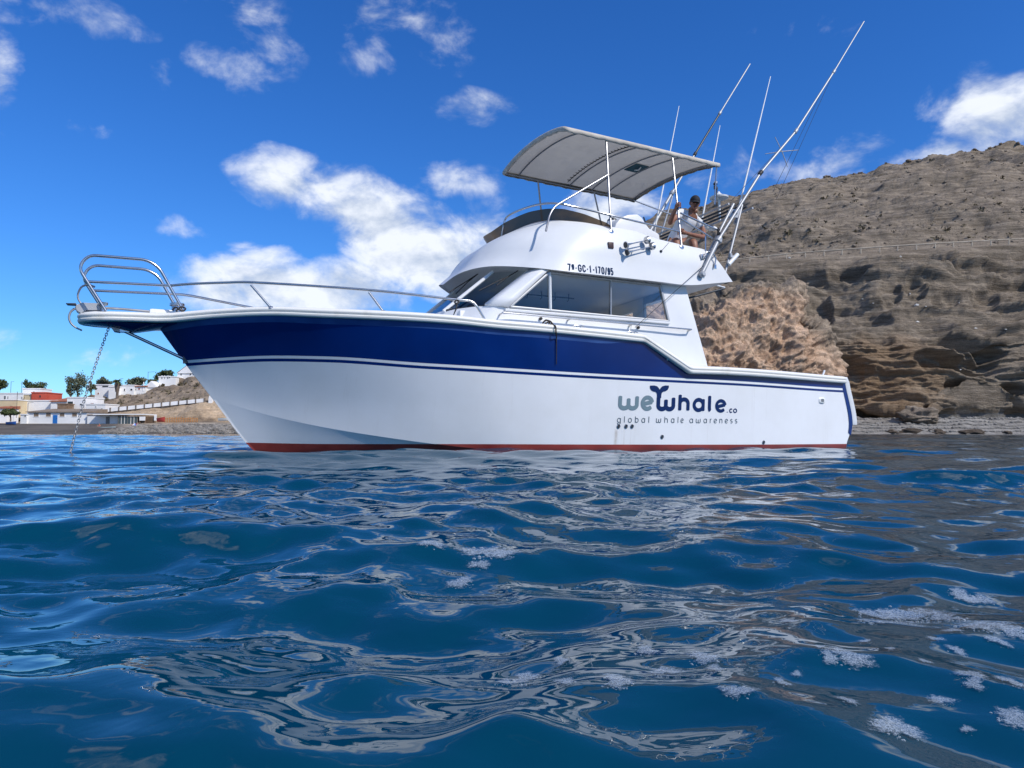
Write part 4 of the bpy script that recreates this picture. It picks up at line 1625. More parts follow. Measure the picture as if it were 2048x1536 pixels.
# transom
P = []
for zz in np.linspace(-.55, 1.2, 16):
    xx = float(tran_x(zz))
    yy = float(hull_y(xx, zz))
    P.append([(xx - .02 * math.cos(v * 1.4), yy * v, zz) for v in np.linspace(-1, 1, 13)])
grid_mesh('transom', P, M_hullw, hull)
for sgn in (1, -1):
    # blue edge and white corner moulding of the stern
    mb = MB()
    a = [(tran_x(z_) + .05, (hull_y(.1, z_) + .004) * sgn, z_) for z_ in np.linspace(.31, 1.16, 12)]
    b2 = [(tran_x(z_) - .03, (hull_y(.1, z_) + .004) * sgn, z_) for z_ in np.linspace(.26, 1.16, 12)]
    mb.add(a + b2, [(i, i + 1, 13 + i, 12 + i) for i in range(11)])
    part('stern_blue_edge', mb, M_navy, hull)
    mb = MB()
    prof = [(-.03, .012), (-.13, .02), (-.15, -.03), (-.13, -.12), (-.03, -.10)]
    rows = []
    for z_ in np.linspace(.44, 1.26, 10):
        rows.append([(tran_x(z_) + q[0] + (.03 if z_ > 1.2 else 0), (hull_y(.1, min(z_, 1.15)) + q[1]) * sgn, z_) for q in prof])
    v = [p for r in rows for p in r]
    fs = [(i * 5 + j, i * 5 + (j + 1) % 5, (i + 1) * 5 + (j + 1) % 5, (i + 1) * 5 + j) for i in range(9) for j in range(5)] + [(4, 3, 2, 1, 0), (45, 46, 47, 48, 49)]
    mb.add(v, fs)
    part('corner_moulding', mb, M_gel, hull, False, 35, .008)

# ---- rubbing strake and deck edge, carried round the pulpit
xs_ = np.concatenate([np.linspace(.10, 3.45, 20), np.linspace(3.5, 4.5, 24), np.linspace(4.6, 10.1, 50)])
edge_pts = [(x, float(bs0(x)), float(z_sheer(x))) for x in xs_]
edge_pts += [(10.35, .445, 1.748), (10.55, .355, 1.728), (10.72, .315, 1.72), (11.0, .295, 1.715), (11.25, .275, 1.708), (11.42, .22, 1.703), (11.53, .13, 1.70), (11.56, .04, 1.70)]
sect = [(-.05, .0), (.03, -.004), (.046, .012), (.048, .034), (.034, .046), (.036, .052), (.05, .064), (.05, .088), (.03, .108), (-.02, .122), (-.07, .125)]


def sweep(pts, sec, sgn):
    rows = []
    n_ = len(pts)
    for i, p in enumerate(pts):
        a, b2 = pts[max(i - 1, 0)], pts[min(i + 1, n_ - 1)]
        t = Vector((b2[0] - a[0], b2[1] - a[1], 0)).normalized()
        nn = Vector((-t.y, t.x, 0))
        rows.append([(p[0] + nn.x * q[0], (p[1] + nn.y * q[0]) * sgn, p[2] + q[1]) for q in sec])
    return rows


R1, R2 = sweep(edge_pts, sect, 1), sweep(edge_pts, sect, -1)
grid_mesh('rubbing_strake', np.array(R1 + R2[::-1]), M_rub, boat, True, angle=50)
# decks
n_ = len(edge_pts)
rows = []
for i, p in enumerate(edge_pts):
    if p[0] < 4.4:
        continue
    rows.append([(p[0] - .0, (p[1] - .06) * v, p[2] + .122 + .05 * (1 - v * v) * min(1, p[1])) for v in np.linspace(-1, 1, 9)])
grid_mesh('foredeck', np.array(rows), M_gel, boat)
rows = [[(p[0], p[1] - .05 - .30 * f, p[2] + .123) for f in (0, .5, 1)] + [(p[0], p[1] - .36, .55)] for p in edge_pts if p[0] < 4.45]
for sgn in (1, -1):
    grid_mesh('gunwale', np.array(rows) * np.array([1, sgn, 1]), M_gel, boat, True, angle=40)
mb = MB()
mb.box(.1, 3.3, -1.4, 1.4, .5, .55)
part('cockpit_floor', mb, M_gel)
# pulpit underside
tip = [(10.50, .34), (10.72, .29), (11.0, .27), (11.25, .25), (11.42, .19), (11.53, .09)]
mb = MB()
rows = []
for (x, y) in tip:
    dz = float(np.interp(x, [10.5, 10.72, 11.08, 11.2, 11.53], [.02, .03, .105, .035, .012]))
    zz = 1.705 + (.02 if x < 10.7 else 0)
    rows.append([(x, y, zz), (x, y * .75, zz - dz * .5), (x, y * .3, zz - dz), (x, -y * .3, zz - dz), (x, -y * .75, zz - dz * .5), (x, -y, zz)])
grid_mesh('pulpit', np.array(rows), M_navy, boat, True, angle=40)
mb = MB()
mb.prism([(p[0], p[1], 1.82) for p in tip] + [(p[0], -p[1], 1.82) for p in tip[::-1]], (0, 0, .01))
part('pulpit_deck', mb, M_gel)
mb = MB()
mb.prism([B(217, 646, .06), B(228, 662, .06), B(240, 664, .06), B(238, 650, .06), B(226, 644, .06)], (0, -.12, 0))
part('chain_plate', mb, M_alu, boat, bevel=.004)

# ---- bow rail: pulpit hoops, side rails and stanchions
R_ = .0165
for sgn in (1, -1):
    h1 = [(11.29, .27, 1.83), (11.60, .27, 2.34), (11.50, .27, 2.505), (10.86, .27, 2.51), (10.72, .27, 2.43), (10.43, .27, 1.90)]
    pipe('pulpit_hoop', [(a, b_ * sgn, c) for a, b_, c in h1], R_ * 1.1, None, boat, .12)
    pipe('pulpit_rail', [(11.49, .27 * sgn, 2.175), (10.585, .27 * sgn, 2.205)], R_, None, boat)
    rl = [(10.585, .27, 2.205), (10.36, .37, 2.225), (9.96, .62, 2.225), (9.57, .83, 2.215), (8.30, 1.28, 2.14), (7.29, 1.50, 2.065), (7.02, 1.54, 2.055), (6.90, 1.56, 1.97), (6.80, 1.58, 1.80)]
    pipe('side_rail', [(a, b_ * sgn, c) for a, b_, c in catmull(rl[:7], 30).tolist()] + [(6.955, 1.552 * sgn, 2.03), (6.90, 1.56 * sgn, 1.96), (6.80, 1.58 * sgn, 1.79)], R_, None, boat)
    for (pa, pb) in (((502, 570), (542, 616)), ((738, 585), (767, 624))):
        ya = float(np.interp(B(*pa, .9).x, [8.3, 9.57], [1.28, .83]))
        a, b2 = B(*pa, ya), B(*pb, ya + .10)
        pipe('stanchion', [(a.x, a.y * sgn, a.z), (b2.x, b2.y * sgn, b2.z)], R_ * .9, None, boat)
        mb = MB()
        mb.lathe((b2.x, b2.y * sgn, b2.z - .01), (0, 0, 1), [(0, .035), (.012, .033), (.03, .022)], 12)
        part('stanchion_base', mb, M_steel)
pipe('pulpit_crossbar', [(11.53, .27, 2.24), (11.56, 0, 2.26), (11.53, -.27, 2.24)], R_, None, boat, .1)
a, b2 = B(250, 663, 0), B(371, 719, 0)
pipe('bobstay_strut', [a, b2], .02, None, boat)
mb = MB()
mb.box(a.x - .05, a.x + .08, -.05, .05, a.z - .012, a.z + .03)
part('strut_foot', mb, M_steel)
mb = MB()
mb.box(b2.x - .03, b2.x + .03, -.04, .04, b2.z - .05, b2.z + .05)
part('strut_bracket', mb, M_darkm)
# bow roller, bollard, windlass
mb = MB()
for yy in (-.07, .055):
    mb.prism([B(152, 613, 0), B(166, 607, 0), B(205, 609, 0), B(206, 622, 0), B(172, 622, 0), B(163, 628, 0), B(154, 622, 0)], (0, .015, 0)) if False else None
    q = [Vector((B(x, y, 0).x, yy, B(x, y, 0).z)) for x, y in ((152, 613), (166, 607), (205, 609), (206, 622), (172, 622), (163, 628), (154, 622))]
    mb.prism(q, (0, .015, 0))
part('bow_roller_cheek', mb, M_alu)
mb = MB()
c = B(161, 618, 0)
mb.lathe((c.x, -.055, c.z), (0, 1, 0), [(0, .055), (.03, .04), (.08, .04), (.11, .055)], 16)
part('bow_roller', mb, M_whitep, boat, True, 40)
mb = MB()
c = B(206, 622, .1)
mb.lathe((c.x, .1, 1.8), (0, 0, 1), [(0, .05), (.01, .05), (.02, .022), (.12, .018), (.13, .05), (.16, .055), (.165, .03)], 16)
part('samson_post', mb, M_steel, boat, True, 40)
mb = MB()
c = B(354, 616, .05)
mb.lathe((c.x, .05, 1.85), (0, 0, 1), [(0, .12), (.05, .12), (.06, .07), (.13, .065), (.14, .09), (.17, .09), (.18, .05)], 20)
part('windlass_drum', mb, M_steel, boat, True, 40)
mb = MB()
mb.box(c.x - .05, c.x + .32, -.12, .1, 1.83, 1.93)
part('windlass_motor', mb, M_whitep, boat, bevel=.03)

# ---- cabin
# trunk below the windows
low = [(7.36, 0.0), (7.33, .45), (7.22, .85), (6.95, 1.17), (6.6, 1.36), (6.1, 1.40), (5.0, 1.40), (4.0, 1.40), (3.2, 1.40)]
up_ = [(7.13, 0.0), (7.11, .45), (7.07, .75), (6.66, 1.25), (6.40, 1.35), (5.8, 1.355), (5.0, 1.355), (4.2, 1.355), (3.57, 1.355)]
lo_c, up_c = catmull(low, 60), catmull(up_, 60)
zl = np.interp(lo_c[:, 0], [2.9, 3.5, 4.4, 7.4], [1.30, 1.32, 1.68, 1.78])
zu = np.interp(up_c[:, 0], [3.5, 6.4, 6.66, 7.1], [2.03, 2.055, 2.07, 2.05])
rows = []
for f in np.linspace(0, 1, 6):
    e = f ** .7
    rows.append(np.stack([lo_c[:, 0] * (1 - e) + up_c[:, 0] * e, lo_c[:, 1] * (1 - e) + up_c[:, 1] * e, zl * (1 - f) + zu * f], -1))
P = np.array(rows)
Q = P[:, ::-1] * np.array([1, -1, 1])
cabin = grid_mesh('cabin', np.concatenate([Q, P[:, 1:]], 1), M_gel, boat, True, angle=50)
T = .03
for sgn in (1, -1):
    def pan(name, pts, m=M_gel, t=T, par=cabin, bev=.006):
        mb = MB()
        mb.prism([(x, (y) * sgn, z_) for x, y, z_ in pts], (0, -t * sgn, 0))
        return part(name, mb, m, par, bevel=bev)
    # after wing down to the cockpit
    pan('aft_side_panel', [(3.60, 1.36, 2.02), (3.745, 1.36, 2.64), (3.26, 1.36, 2.64), (2.87, 1.40, 1.27), (3.56, 1.40, 1.27), (4.4, 1.40, 1.65), (4.3, 1.372, 1.95)], t=.05)
    # raked front pillar, slightly rounded
    rows = []
    for (fa, fb) in (((6.66, 1.25, 2.06), (5.88, 1.15, 2.66)), ((6.58, 1.315, 2.05), (5.82, 1.27, 2.66)), ((6.47, 1.35, 2.05), (5.76, 1.345, 2.66)), ((6.36, 1.36, 2.04), (5.68, 1.36, 2.66))):
        rows.append([tuple(np.array(fa) * (1 - t) + np.array(fb) * t) for t in np.linspace(0, 1, 6)])
    o = grid_mesh('front_pillar', np.array(rows) * np.array([1, sgn, 1]), M_gel, cabin, True)
    sd = o.modifiers.new('thickness', 'SOLIDIFY')
    sd.thickness = .04
    # window surround
    W_ = [(6.33, 2.055), (5.70, 2.60), (3.745, 2.585), (3.605, 2.03)]
    fr = MB()
    for i in range(4):
        a, b2 = Vector((*W_[i],)), Vector((*W_[(i + 1) % 4],))
        fr.tube([(a.x, 1.362 * sgn, a.y), (b2.x, 1.362 * sgn, b2.y)], .02, 6)
    wf = part('window_frame', fr, M_alu, cabin, True, 60)
    for (a, b2, wd, m) in (((5.695, 2.05), (5.695, 2.60), .024, M_whitep), ((4.67, 2.04), (4.655, 2.59), .014, M_alu)):
        mb = MB()
        mb.tube([(a[0], 1.36 * sgn, a[1]), (b2[0], 1.36 * sgn, b2[1])], wd, 6)
        part('mullion', mb, m, wf, True, 60)
    for pane in ([(6.32, 2.06), (5.70, 2.60), (5.695, 2.05)], [(5.695, 2.05), (5.70, 2.60), (4.655, 2.59), (4.67, 2.04)], [(4.67, 2.04), (4.655, 2.59), (3.745, 2.585), (3.605, 2.03)]):
        mb = MB()
        mb.add([(x, 1.348 * sgn, z_) for x, z_ in pane], [tuple(range(len(pane)))])
        part('window_pane', mb, M_glass, wf)
    mb = MB()
    mb.box(3.6, 6.42, 1.352 * sgn if sgn > 0 else -1.40, 1.40 if sgn > 0 else -1.352, 1.985, 2.022)
    part('window_sill', mb, M_gel, cabin, bevel=.01)
    # windscreen pillar and quarter pane
    mb = MB()
    mb.tube([(7.08, .76 * sgn, 2.04), (6.31, .76 * sgn, 2.68)], .032, 8)
    part('windscreen_pillar', mb, M_gel, cabin, True, 60)
    mb = MB()
    mb.add([(7.06, .78 * sgn, 2.05), (6.31, .78 * sgn, 2.67), (5.88, 1.15 * sgn, 2.66), (6.65, 1.24 * sgn, 2.06)], [(0, 1, 2, 3)])
    part('quarter_pane', mb, M_glass, cabin)
    for (p1, p2) in (((6.66, 1.24, 2.065), (7.06, .77, 2.055)), ((6.64, 1.24, 2.08), (5.88, 1.14, 2.66))):
        mb = MB()
        mb.tube([(p1[0], p1[1] * sgn, p1[2]), (p2[0], p2[1] * sgn, p2[2])], .016, 6)
        part('pane_seal', mb, M_darkm, cabin, True, 60)
mb = MB()
mb.add([(7.07, -.74, 2.05), (6.31, -.74, 2.67), (6.36, 0, 2.68), (7.13, 0, 2.05), (6.31, .74, 2.67), (7.07, .74, 2.05)], [(0, 3, 2, 1), (3, 5, 4, 2)])
part('windscreen', mb, M_glass, cabin)
# inside: sole, dash, far bench, after bulkhead, ceiling rack
M_int = mat('interior_liner', (.76, .76, .74), .6)
M_teak = mat('interior_wood', rough=.5, build=noise_mix((.20, .12, .07), (.30, .20, .12), 3, stretch=(1, 8, 8)))
mb = MB()
mb.box(3.3, 7.1, -1.3, 1.3, 1.28, 1.33)
part('cabin_sole', mb, M_teak)
mb = MB()
mb.prism([(6.95, -1.05, 1.35), (6.95, -1.05, 2.02), (6.4, -1.05, 2.04), (6.15, -1.05, 1.9), (6.15, -1.05, 1.35)], (0, 2.1, 0))
part('dashboard', mb, M_int, boat, bevel=.02)
mb = MB()
mb.lathe((6.1, .45, 1.98), (.9, 0, .45), [(0, .16), (.02, .165), (.03, .14)], 20)
part('steering_wheel', mb, M_black, boat, True, 40)
mb = MB()
mb.box(3.28, 3.34, -1.34, -.55, 1.3, 2.62).box(3.28, 3.34, .05, .35, 1.3, 2.62).box(3.28, 3.34, -.56, .06, 2.42, 2.62)
part('aft_bulkhead', mb, M_int)
mb = MB()
mb.box(3.29, 3.33, .33, .37, 1.3, 2.62).box(3.29, 3.33, 1.28, 1.33, 1.3, 2.62).box(3.29, 3.33, .37, 1.28, 2.5, 2.62).box(3.29, 3.33, .37, 1.28, 1.3, 1.9)
part('door_frame', mb, M_alu)
mb = MB()
mb.box(3.6, 5.6, -1.3, -.75, 1.33, 1.75).box(3.6, 5.6, -1.32, -1.2, 1.75, 1.95)
part('settee', mb, M_int, boat, bevel=.03)
mb = MB()
mb.box(4.0, 5.9, -1.32, -1.22, 2.55, 2.60)
part('curtain_pelmet', mb, M_teak, boat, bevel=.01)
mb = MB()
mb.box(5.35, 5.75, .1, .6, 1.33, 1.75).box(5.3, 5.4, .1, .6, 1.75, 2.25)
part('helm_seat', mb, M_int, boat, bevel=.03)
mb = MB()
for x in (4.7, 4.95, 5.2, 5.45):
    mb.tube([(x, .2, 2.6), (x, .2, 2.5), (x + .03, .2, 2.47)], .008, 6)
mb.tube([(4.6, .2, 2.53), (5.55, .2, 2.53)], .01, 6)
part('rod_rack', mb, M_darkm, boat, True, 60)
# grab rail along the cabin side
for sgn in (1, -1):
    a, b2 = B(1006, 625, 1.46), B(1383, 659, 1.46)
    pipe('grab_rail', [(a.x, 1.46 * sgn, a.z), (b2.x, 1.46 * sgn, b2.z)], .013)
    for f in (0, .33, .66, 1):
        c = a.lerp(b2, f)
        mb = MB()
        mb.tube([(c.x, 1.35 * sgn, c.z - .01), (c.x, 1.46 * sgn, c.z)], .012, 8)
        part('grab_rail_foot', mb, M_steel, boat, True, 60)
# side-deck fittings
for (px, py) in ((1082, 637), (1277, 655)):
    c = B(px, py, 1.40)
    mb = MB()
    mb.lathe(c, (0, 1, 0), [(-.02, .022), (.008, .022), (.012, .014)], 12)
    part('deck_filler', mb, M_black, boat, True, 40)
for (px, py) in ((1157, 656), (1265, 668)):
    c = B(px, py, 1.62)
    mb = MB()
    mb.tube([c + Vector((-.10, 0, .02)), c + Vector((-.05, 0, .035)), c + Vector((.05, 0, .035)), c + Vector((.10, 0, .02))], [.006, .012, .012, .006], 8)
    mb.tube([c + Vector((-.03, 0, -.03)), c + Vector((-.03, 0, .03))], .010, 6).tube([c + Vector((.03, 0, -.03)), c + Vector((.03, 0, .03))], .010, 6)
    part('cleat', mb, M_steel, boat, True, 50)
# wipers
for pts in ([(906, 588), (938, 568), (967, 549)], [(918, 592), (940, 570), (962, 552)]):
    q = [B(x, y, .35) + Vector((.05, 0, .03)) for x, y in pts]
    pipe('wiper_arm', q, .008, M_black)
for pts in ([(997, 575), (1015, 560), (1040, 545)], [(962, 585), (1012, 560)]):
    q = [B(x, y, 1.02) + Vector((.04, .02, .02)) for x, y in pts]
    pipe('wiper_arm', q, .008, M_black)

# ---- flybridge moulding
lip = [(2.40, 1.49, 2.735), (2.7, 1.495, 2.69), (3.29, 1.50, 2.602), (3.9, 1.505, 2.60), (4.6, 1.51, 2.60), (5.2, 1.515, 2.60), (5.62, 1.47, 2.615), (5.93, 1.34, 2.65), (6.12, 1.18, 2.685), (6.30, 1.03, 2.71), (6.45, .87, 2.725), (6.60, .66, 2.72),
       (6.73, .38, 2.685), (6.80, 0, 2.61)]
coa = [(2.80, 1.38, 3.235), (2.95, 1.38, 3.245), (3.22, 1.38, 3.26), (3.76, 1.385, 3.30), (4.25, 1.385, 3.375), (4.8, 1.37, 3.395), (5.07, 1.32, 3.42), (5.30, 1.21, 3.445), (5.44, 1.08, 3.475), (5.54, .97, 3.485), (5.66, .80, 3.485), (5.76, .62, 3.46),
       (5.86, .38, 3.42), (5.91, 0, 3.38)]
crs = []
for a_, b_ in zip(lip, coa):
    t_ = (2.825 - a_[2]) / (b_[2] - a_[2]) if a_[2] < 2.66 else .22
    crs.append(tuple(np.array(a_) * (1 - t_) + np.array(b_) * t_ + np.array([.012 if a_[0] > 5.8 else 0, .014 if a_[1] > .5 else 0, 0])))
NP = 90
Lc, Cc, Kc = catmull(lip, NP), catmull(crs, NP), catmull(coa, NP)
rows = [Lc, Lc * .5 + Cc * .5 + np.array([0, 0, 0])]
for f in np.linspace(0, 1, 8):
    r_ = Cc * (1 - f) + Kc * f
    bul = math.sin(math.pi * f)
    r_ = r_ + np.stack([.07 * bul * sstep(5.2, 6.2, r_[:, 0]), .03 * bul * np.sign(r_[:, 1] + 1e-6) * sstep(.2, 1.0, r_[:, 1]), .05 * bul * sstep(5.2, 6.2, r_[:, 0])], -1)
    rows.append(r_)


def inset(C, d):
    t = np.gradient(C, axis=0)
    nn = np.stack([-t[:, 1], t[:, 0], 0 * t[:, 0]], -1)
    nn /= np.linalg.norm(nn, axis=1, keepdims=True) + 1e-9
    return C + nn * d


s_in = np.sign(np.dot(inset(Kc, .1)[20] - Kc[20], np.array([0, -1, 0])))
K2 = inset(Kc, .07 * s_in)
K2[-1, 1] = 0
K3 = K2.copy()
K3[:, 2] = 2.74
rows += [Kc * .5 + K2 * .5 + np.array([0, 0, .02]), K2, K3]
P = np.array(rows)
Q = P[:, ::-1] * np.array([1, -1, 1])
fly = grid_mesh('flybridge', np.concatenate([P, Q[:, 1:]], 1), M_gel, boat, True, angle=40)
ring = [tuple(v) for v in Lc] + [(v[0], -v[1], v[2]) for v in Lc[::-1][1:]]
mb = MB()
ins = np.concatenate([inset(Lc, .05 * s_in), (inset(Lc, .05 * s_in) * np.array([1, -1, 1]))[::-1][1:]], 0)
ins[:, 2] += .015
nR = len(ring)
mb.add(ring + [tuple(v) for v in ins], [(i, i + 1, nR + i + 1, nR + i) for i in range(nR - 1)])
v0 = len(mb.v)
half = len(Lc)
rows2 = [(tuple(ins[i]), tuple(ins[nR - 1 - i])) for i in range(half)]
st = []
for a, b2 in rows2:
    st.append([tuple(np.array(a) * (1 - f) + np.array(b2) * f + np.array([0, 0, .0])) for f in np.linspace(0, 1, 7)])
vv = [p for r in st for p in r]
mb.add(vv, [(i * 7 + j, i * 7 + j + 1, (i + 1) * 7 + j + 1, (i + 1) * 7 + j) for i in range(half - 1) for j in range(6)])
part('flybridge_underside', mb, M_gel, fly, True, 30)
mb = MB()
mb.prism([(2.5, 1.40, 2.725), (5.3, 1.40, 2.725), (5.9, .9, 2.725), (5.95, 0, 2.725), (5.9, -.9, 2.725), (5.3, -1.40, 2.725), (2.5, -1.40, 2.725)], (0, 0, .02))
part('flybridge_deck', mb, M_gel, fly)
# smoked wind deflector
i0 = int(np.argmin(np.abs(Kc[:, 0] - 4.66) + 9 * (np.arange(NP) > 60)))
Bq = Kc[i0:]
m_ = len(Bq)
hh = .165 * np.clip(np.arange(m_) / 16, 0, 1) ** .45
hh *= np.interp(np.arange(m_), [0, m_ * .3, m_], [.8, 1.0, .9])
Tq = inset(Bq, -.05 * s_in)
Tq[:, 2] = Bq[:, 2] + hh
Tq[:, 0] += .03
Tq[-1, 1] = 0
Bq = inset(Bq, .02 * s_in)
Bq[-1, 1] = 0
P = np.array([Bq * (1 - f) + Tq * f for f in (0, .5, 1)])
Q = P[:, ::-1] * np.array([1, -1, 1])
o = grid_mesh('wind_deflector', np.concatenate([P, Q[:, 1:]], 1), M_smoke, fly, True)
o['label'] = 'smoked brown acrylic wind deflector'

# ---- canopy (bimini)
M_bow = mat('shade_darkened_steel', (.30, .30, .31), .35, .9)  # stainless canopy frame, its colour darkened to give the shade under the canvas
M_post = mat('satin_steel', (.36, .36, .37), .32, .85)
c_nf, c_na = BZc(1131, 254, 4.895), BZc(1438, 327, 4.895)
c_ff, c_fa = BZc(1007, 344, 4.86), BZc(1268, 398, 4.86)
canopy = bpy.data.objects.new('canopy', None)
COL.objects.link(canopy)
canopy.parent = boat
BOWS = [.012, .10, .47, .64, .76, .985]


def can_pt(u_, v, dz=0.0):
    e = c_nf * (1 - u_) + c_na * u_
    f = c_ff * (1 - u_) + c_fa * u_
    # rounded front corners
    p = e * (1 - v) + f * v
    p = Vector(p)
    p.z += .15 * (1 - (2 * v - 1) ** 2) ** .85 * (1 - .25 * u_) + dz
    return p


rows = []
for i in range(73):
    u_ = i / 72
    k_ = np.searchsorted(BOWS, u_)
    sag = 0
    if 0 < k_ < len(BOWS):
        a, b2 = BOWS[k_ - 1], BOWS[k_]
        sag = math.sin(math.pi * (u_ - a) / (b2 - a)) * .10 * (b2 - a)
    row = []
    for j in range(41):
        v = j / 40
        p = can_pt(u_, v)
        wv = math.sin(math.pi * v) ** .5
        wr = .012 * float(fbm(np.array(u_ * 14.), np.array(v * 5.), np.array(2.), 3))
        fan = .016 * math.sin(26 * math.atan2(v - 1.02, 1.04 - u_) * 1.6) * math.exp(-((u_ - 1) ** 2 + (v - 1) ** 2) / .06)
        p.z += -sag * wv + (wr + fan) * wv
        row.append(tuple(p))
    rows.append(row)
o = grid_mesh('canopy_fabric', np.array(rows), M_lining, canopy)
o['label'] = 'grey beige canvas sun roof'
# hanging edge all round
loop = [can_pt(i / 40, 0) for i in range(41)] + [can_pt(1, i / 30) for i in range(1, 31)] + [can_pt(1 - i / 40, 1) for i in range(1, 41)] + [can_pt(0, 1 - i / 30) for i in range(1, 30)]
cen = (c_nf + c_na + c_ff + c_fa) / 4
rows = []
for i, p in enumerate(loop):
    out = Vector((p.x - cen.x, p.y - cen.y, 0)).normalized()
    w = .006 * math.sin(i * 2.3) + .004 * math.sin(i * 5.1)
    rows.append([tuple(p + Vector((0, 0, .012)) - out * .03), tuple(p + out * .018 + Vector((0, 0, .004))), tuple(p + out * .022 + Vector((0, 0, -.03 + w))), tuple(p + out * .012 + Vector((0, 0, -.062 + w))), tuple(p - out * .015 + Vector((0, 0, -.066 + w)))])
grid_mesh('canopy_valance', np.array(rows), M_canvas, canopy, closed_v=True)
for u_ in BOWS:
    pipe('canopy_bow', [can_pt(u_, j / 14, -.03) for j in range(15)], .0125, M_bow, canopy)
for v in (.012, .988):
    pipe('canopy_side_tube', [can_pt(j / 12, v, -.045) for j in range(13)], .013, M_bow, canopy)
mb = MB()
for j in range(22):
    v = .06 + .86 * j / 21
    p = can_pt(.435, v, -.018)
    mb.tube([p + Vector((.03, 0, 0)), p + Vector((-.035, 0, -.004))], .006, 5)
mb.tube([can_pt(.44, .05 + .9 * j / 14, -.02) for j in range(15)], .007, 5)
part('canopy_lacing', mb, M_black, canopy)
mb = MB()
q = [can_pt(.655, .40, -.04), can_pt(.745, .40, -.04), can_pt(.745, .56, -.04), can_pt(.655, .56, -.04)]
mb.prism(q, (0, 0, .012))
part('roof_hatch', mb, mat('teal_plastic', (.03, .085, .10), .4), canopy)
mb = MB()
mb.tube([can_pt(.70, .42, -.06), can_pt(.70, .45, -.09), can_pt(.70, .50, -.06)], .012, 6)
part('hatch_handle', mb, M_whitep, canopy)


def mirror_y(p):
    return Vector((p.x, -p.y, p.z))


def can_u(x):
    return max(0, min(1, (c_nf.x - x) / (c_nf.x - c_na.x)))


for (tp, bt) in (((1216, 282), (1222, 461)), ((1354, 318), (1363, 492))):
    b2 = B(*bt, 1.40)
    t2 = B(*tp, 1.18)
    t2 = can_pt(can_u(t2.x), .015, -.05)
    pipe('canopy_post', [t2, b2], .0165, M_post, canopy)
    mb = MB()
    mb.lathe(b2 + Vector((0, -.005, -.02)), (0, 1, .15), [(-.02, .04), (.014, .04), (.02, .028)], 16)
    part('post_foot', mb, M_steel, canopy, True, 40)
for (tp, bt) in (((1087, 360), (1082, 420)), ((1211, 382), (1203, 450))):
    t2 = B(*tp, -.85)
    t2 = can_pt(can_u(t2.x), .985, -.05)
    d_ = B(*bt, -1.05)
    b2 = t2 + (d_ - t2) * ((t2.z - 3.40) / (t2.z - d_.z))
    pipe('canopy_post', [t2, b2], .0155, M_post, canopy)
pipe('canopy_brace', [B(1217, 349, 1.27), B(1109, 413, 1.30), B(1099, 430, 1.33), B(1092, 462, 1.45)], .0155, M_post, canopy, .12)
pipe('canopy_brace', [can_pt(.985, .985, -.05), B(1345, 430, -.85)], .014, None, canopy)
pipe('canopy_brace', [can_pt(.99, .01, -.05), B(1429, 409, 1.0)], .013, None, canopy)
# rail round the flybridge
fr_ = [BZc(1003, 477, 3.38), BZc(1007, 452, 3.54), BZc(1012, 436, 3.66), BZc(1026, 426, 3.69), BZc(1054, 415, 3.70), BZc(1083, 408, 3.70), BZc(1114, 407, 3.69), BZc(1156, 415, 3.66)]
fr_ += [B(1219, 430, 1.39), B(1290, 447, 1.40), B(1358, 463, 1.40)]
pipe('flybridge_rail', catmull([tuple(p) for p in fr_], 60).tolist(), .0155)
pipe('flybridge_rail', [(p[0], -p[1], p[2]) for p in catmull([tuple(p) for p in fr_[6:]], 30)], .0155)
a, b2 = B(976, 494, .0), B(992, 477, .0)
pipe('brow_handle', [a + Vector((-.05, 0, -.12)), a, b2, b2 + Vector((-.05, 0, -.02))], .012, None, boat, .04)
pipe('aft_rail', [B(1361, 426, 1.38), B(1437, 461, 1.42)], .0155)
pipe('aft_rail', [B(1361, 437, 1.38), B(1430, 480, 1.42)], .0135)
pipe('aft_stanchion', [B(1411, 472, 1.39), B(1411, 503, 1.39)], .012)
# stern arch with radar platform
for sgn in (1, -1):
    a, b2 = B(1467, 408, 1.38), B(1418, 504, 1.43)
    c, d_ = B(1484, 410, 1.36), B(1450, 546, 1.45)
    S = Vector((1, sgn, 1))
    pipe('arch_leg', [a * S if False else Vector((a.x, a.y * sgn, a.z)), Vector((b2.x, b2.y * sgn, b2.z))], .024, M_alu)
    pipe('arch_leg', [Vector((c.x, c.y * sgn, c.z)), Vector((d_.x, d_.y * sgn, d_.z))], .021, M_alu)
    mb = MB()
    q = [B(1458, 418, 1.37), B(1480, 419, 1.37), B(1479, 436, 1.37), B(1456, 434, 1.37)]
    mb.prism([(p.x, p.y * sgn, p.z) for p in q], (0, .012, 0))
    part('arch_plate', mb, M_alu)
    mb = MB()
    c2 = B(1470, 426, 1.385)
    mb.lathe((c2.x, c2.y * sgn, c2.z), (0, 1, 0), [(0, .035), (.02, .035), (.025, .02)], 12)
    part('arch_lamp', mb, M_darkm)
at_ = B(1467, 408, 1.38)
for k_ in range(5):
    x = at_.x + .10 - .13 * k_
    mb = MB()
    mb.tube([(x, 1.38, at_.z - .01), (x, -1.38, at_.z - .01)], .018, 8)
    part('arch_crossbar', mb, M_darkm if k_ not in (0, 4) else M_alu, boat, True, 60)
for (px, py) in ((1425, 434), (1412, 441)):
    c = B(px, py, .35)
    mb = MB()
    mb.lathe(Vector((c.x, c.y, at_.z - .03)), (0, 0, -1), [(0, .03), (.03, .07), (.06, .08), (.07, .05)], 14)
    part('deck_lamp', mb, M_whitep, boat, True, 40)
c = B(1438, 396, .55)
mb = MB()
mb.lathe((c.x, c.y, c.z - .02), (0, 0, 1), [(0, .05), (.01, .16), (.035, .165), (.055, .10), (.10, .035), (.14, .01)], 24)
part('satellite_dome', mb, M_whitep, boat, True, 40)
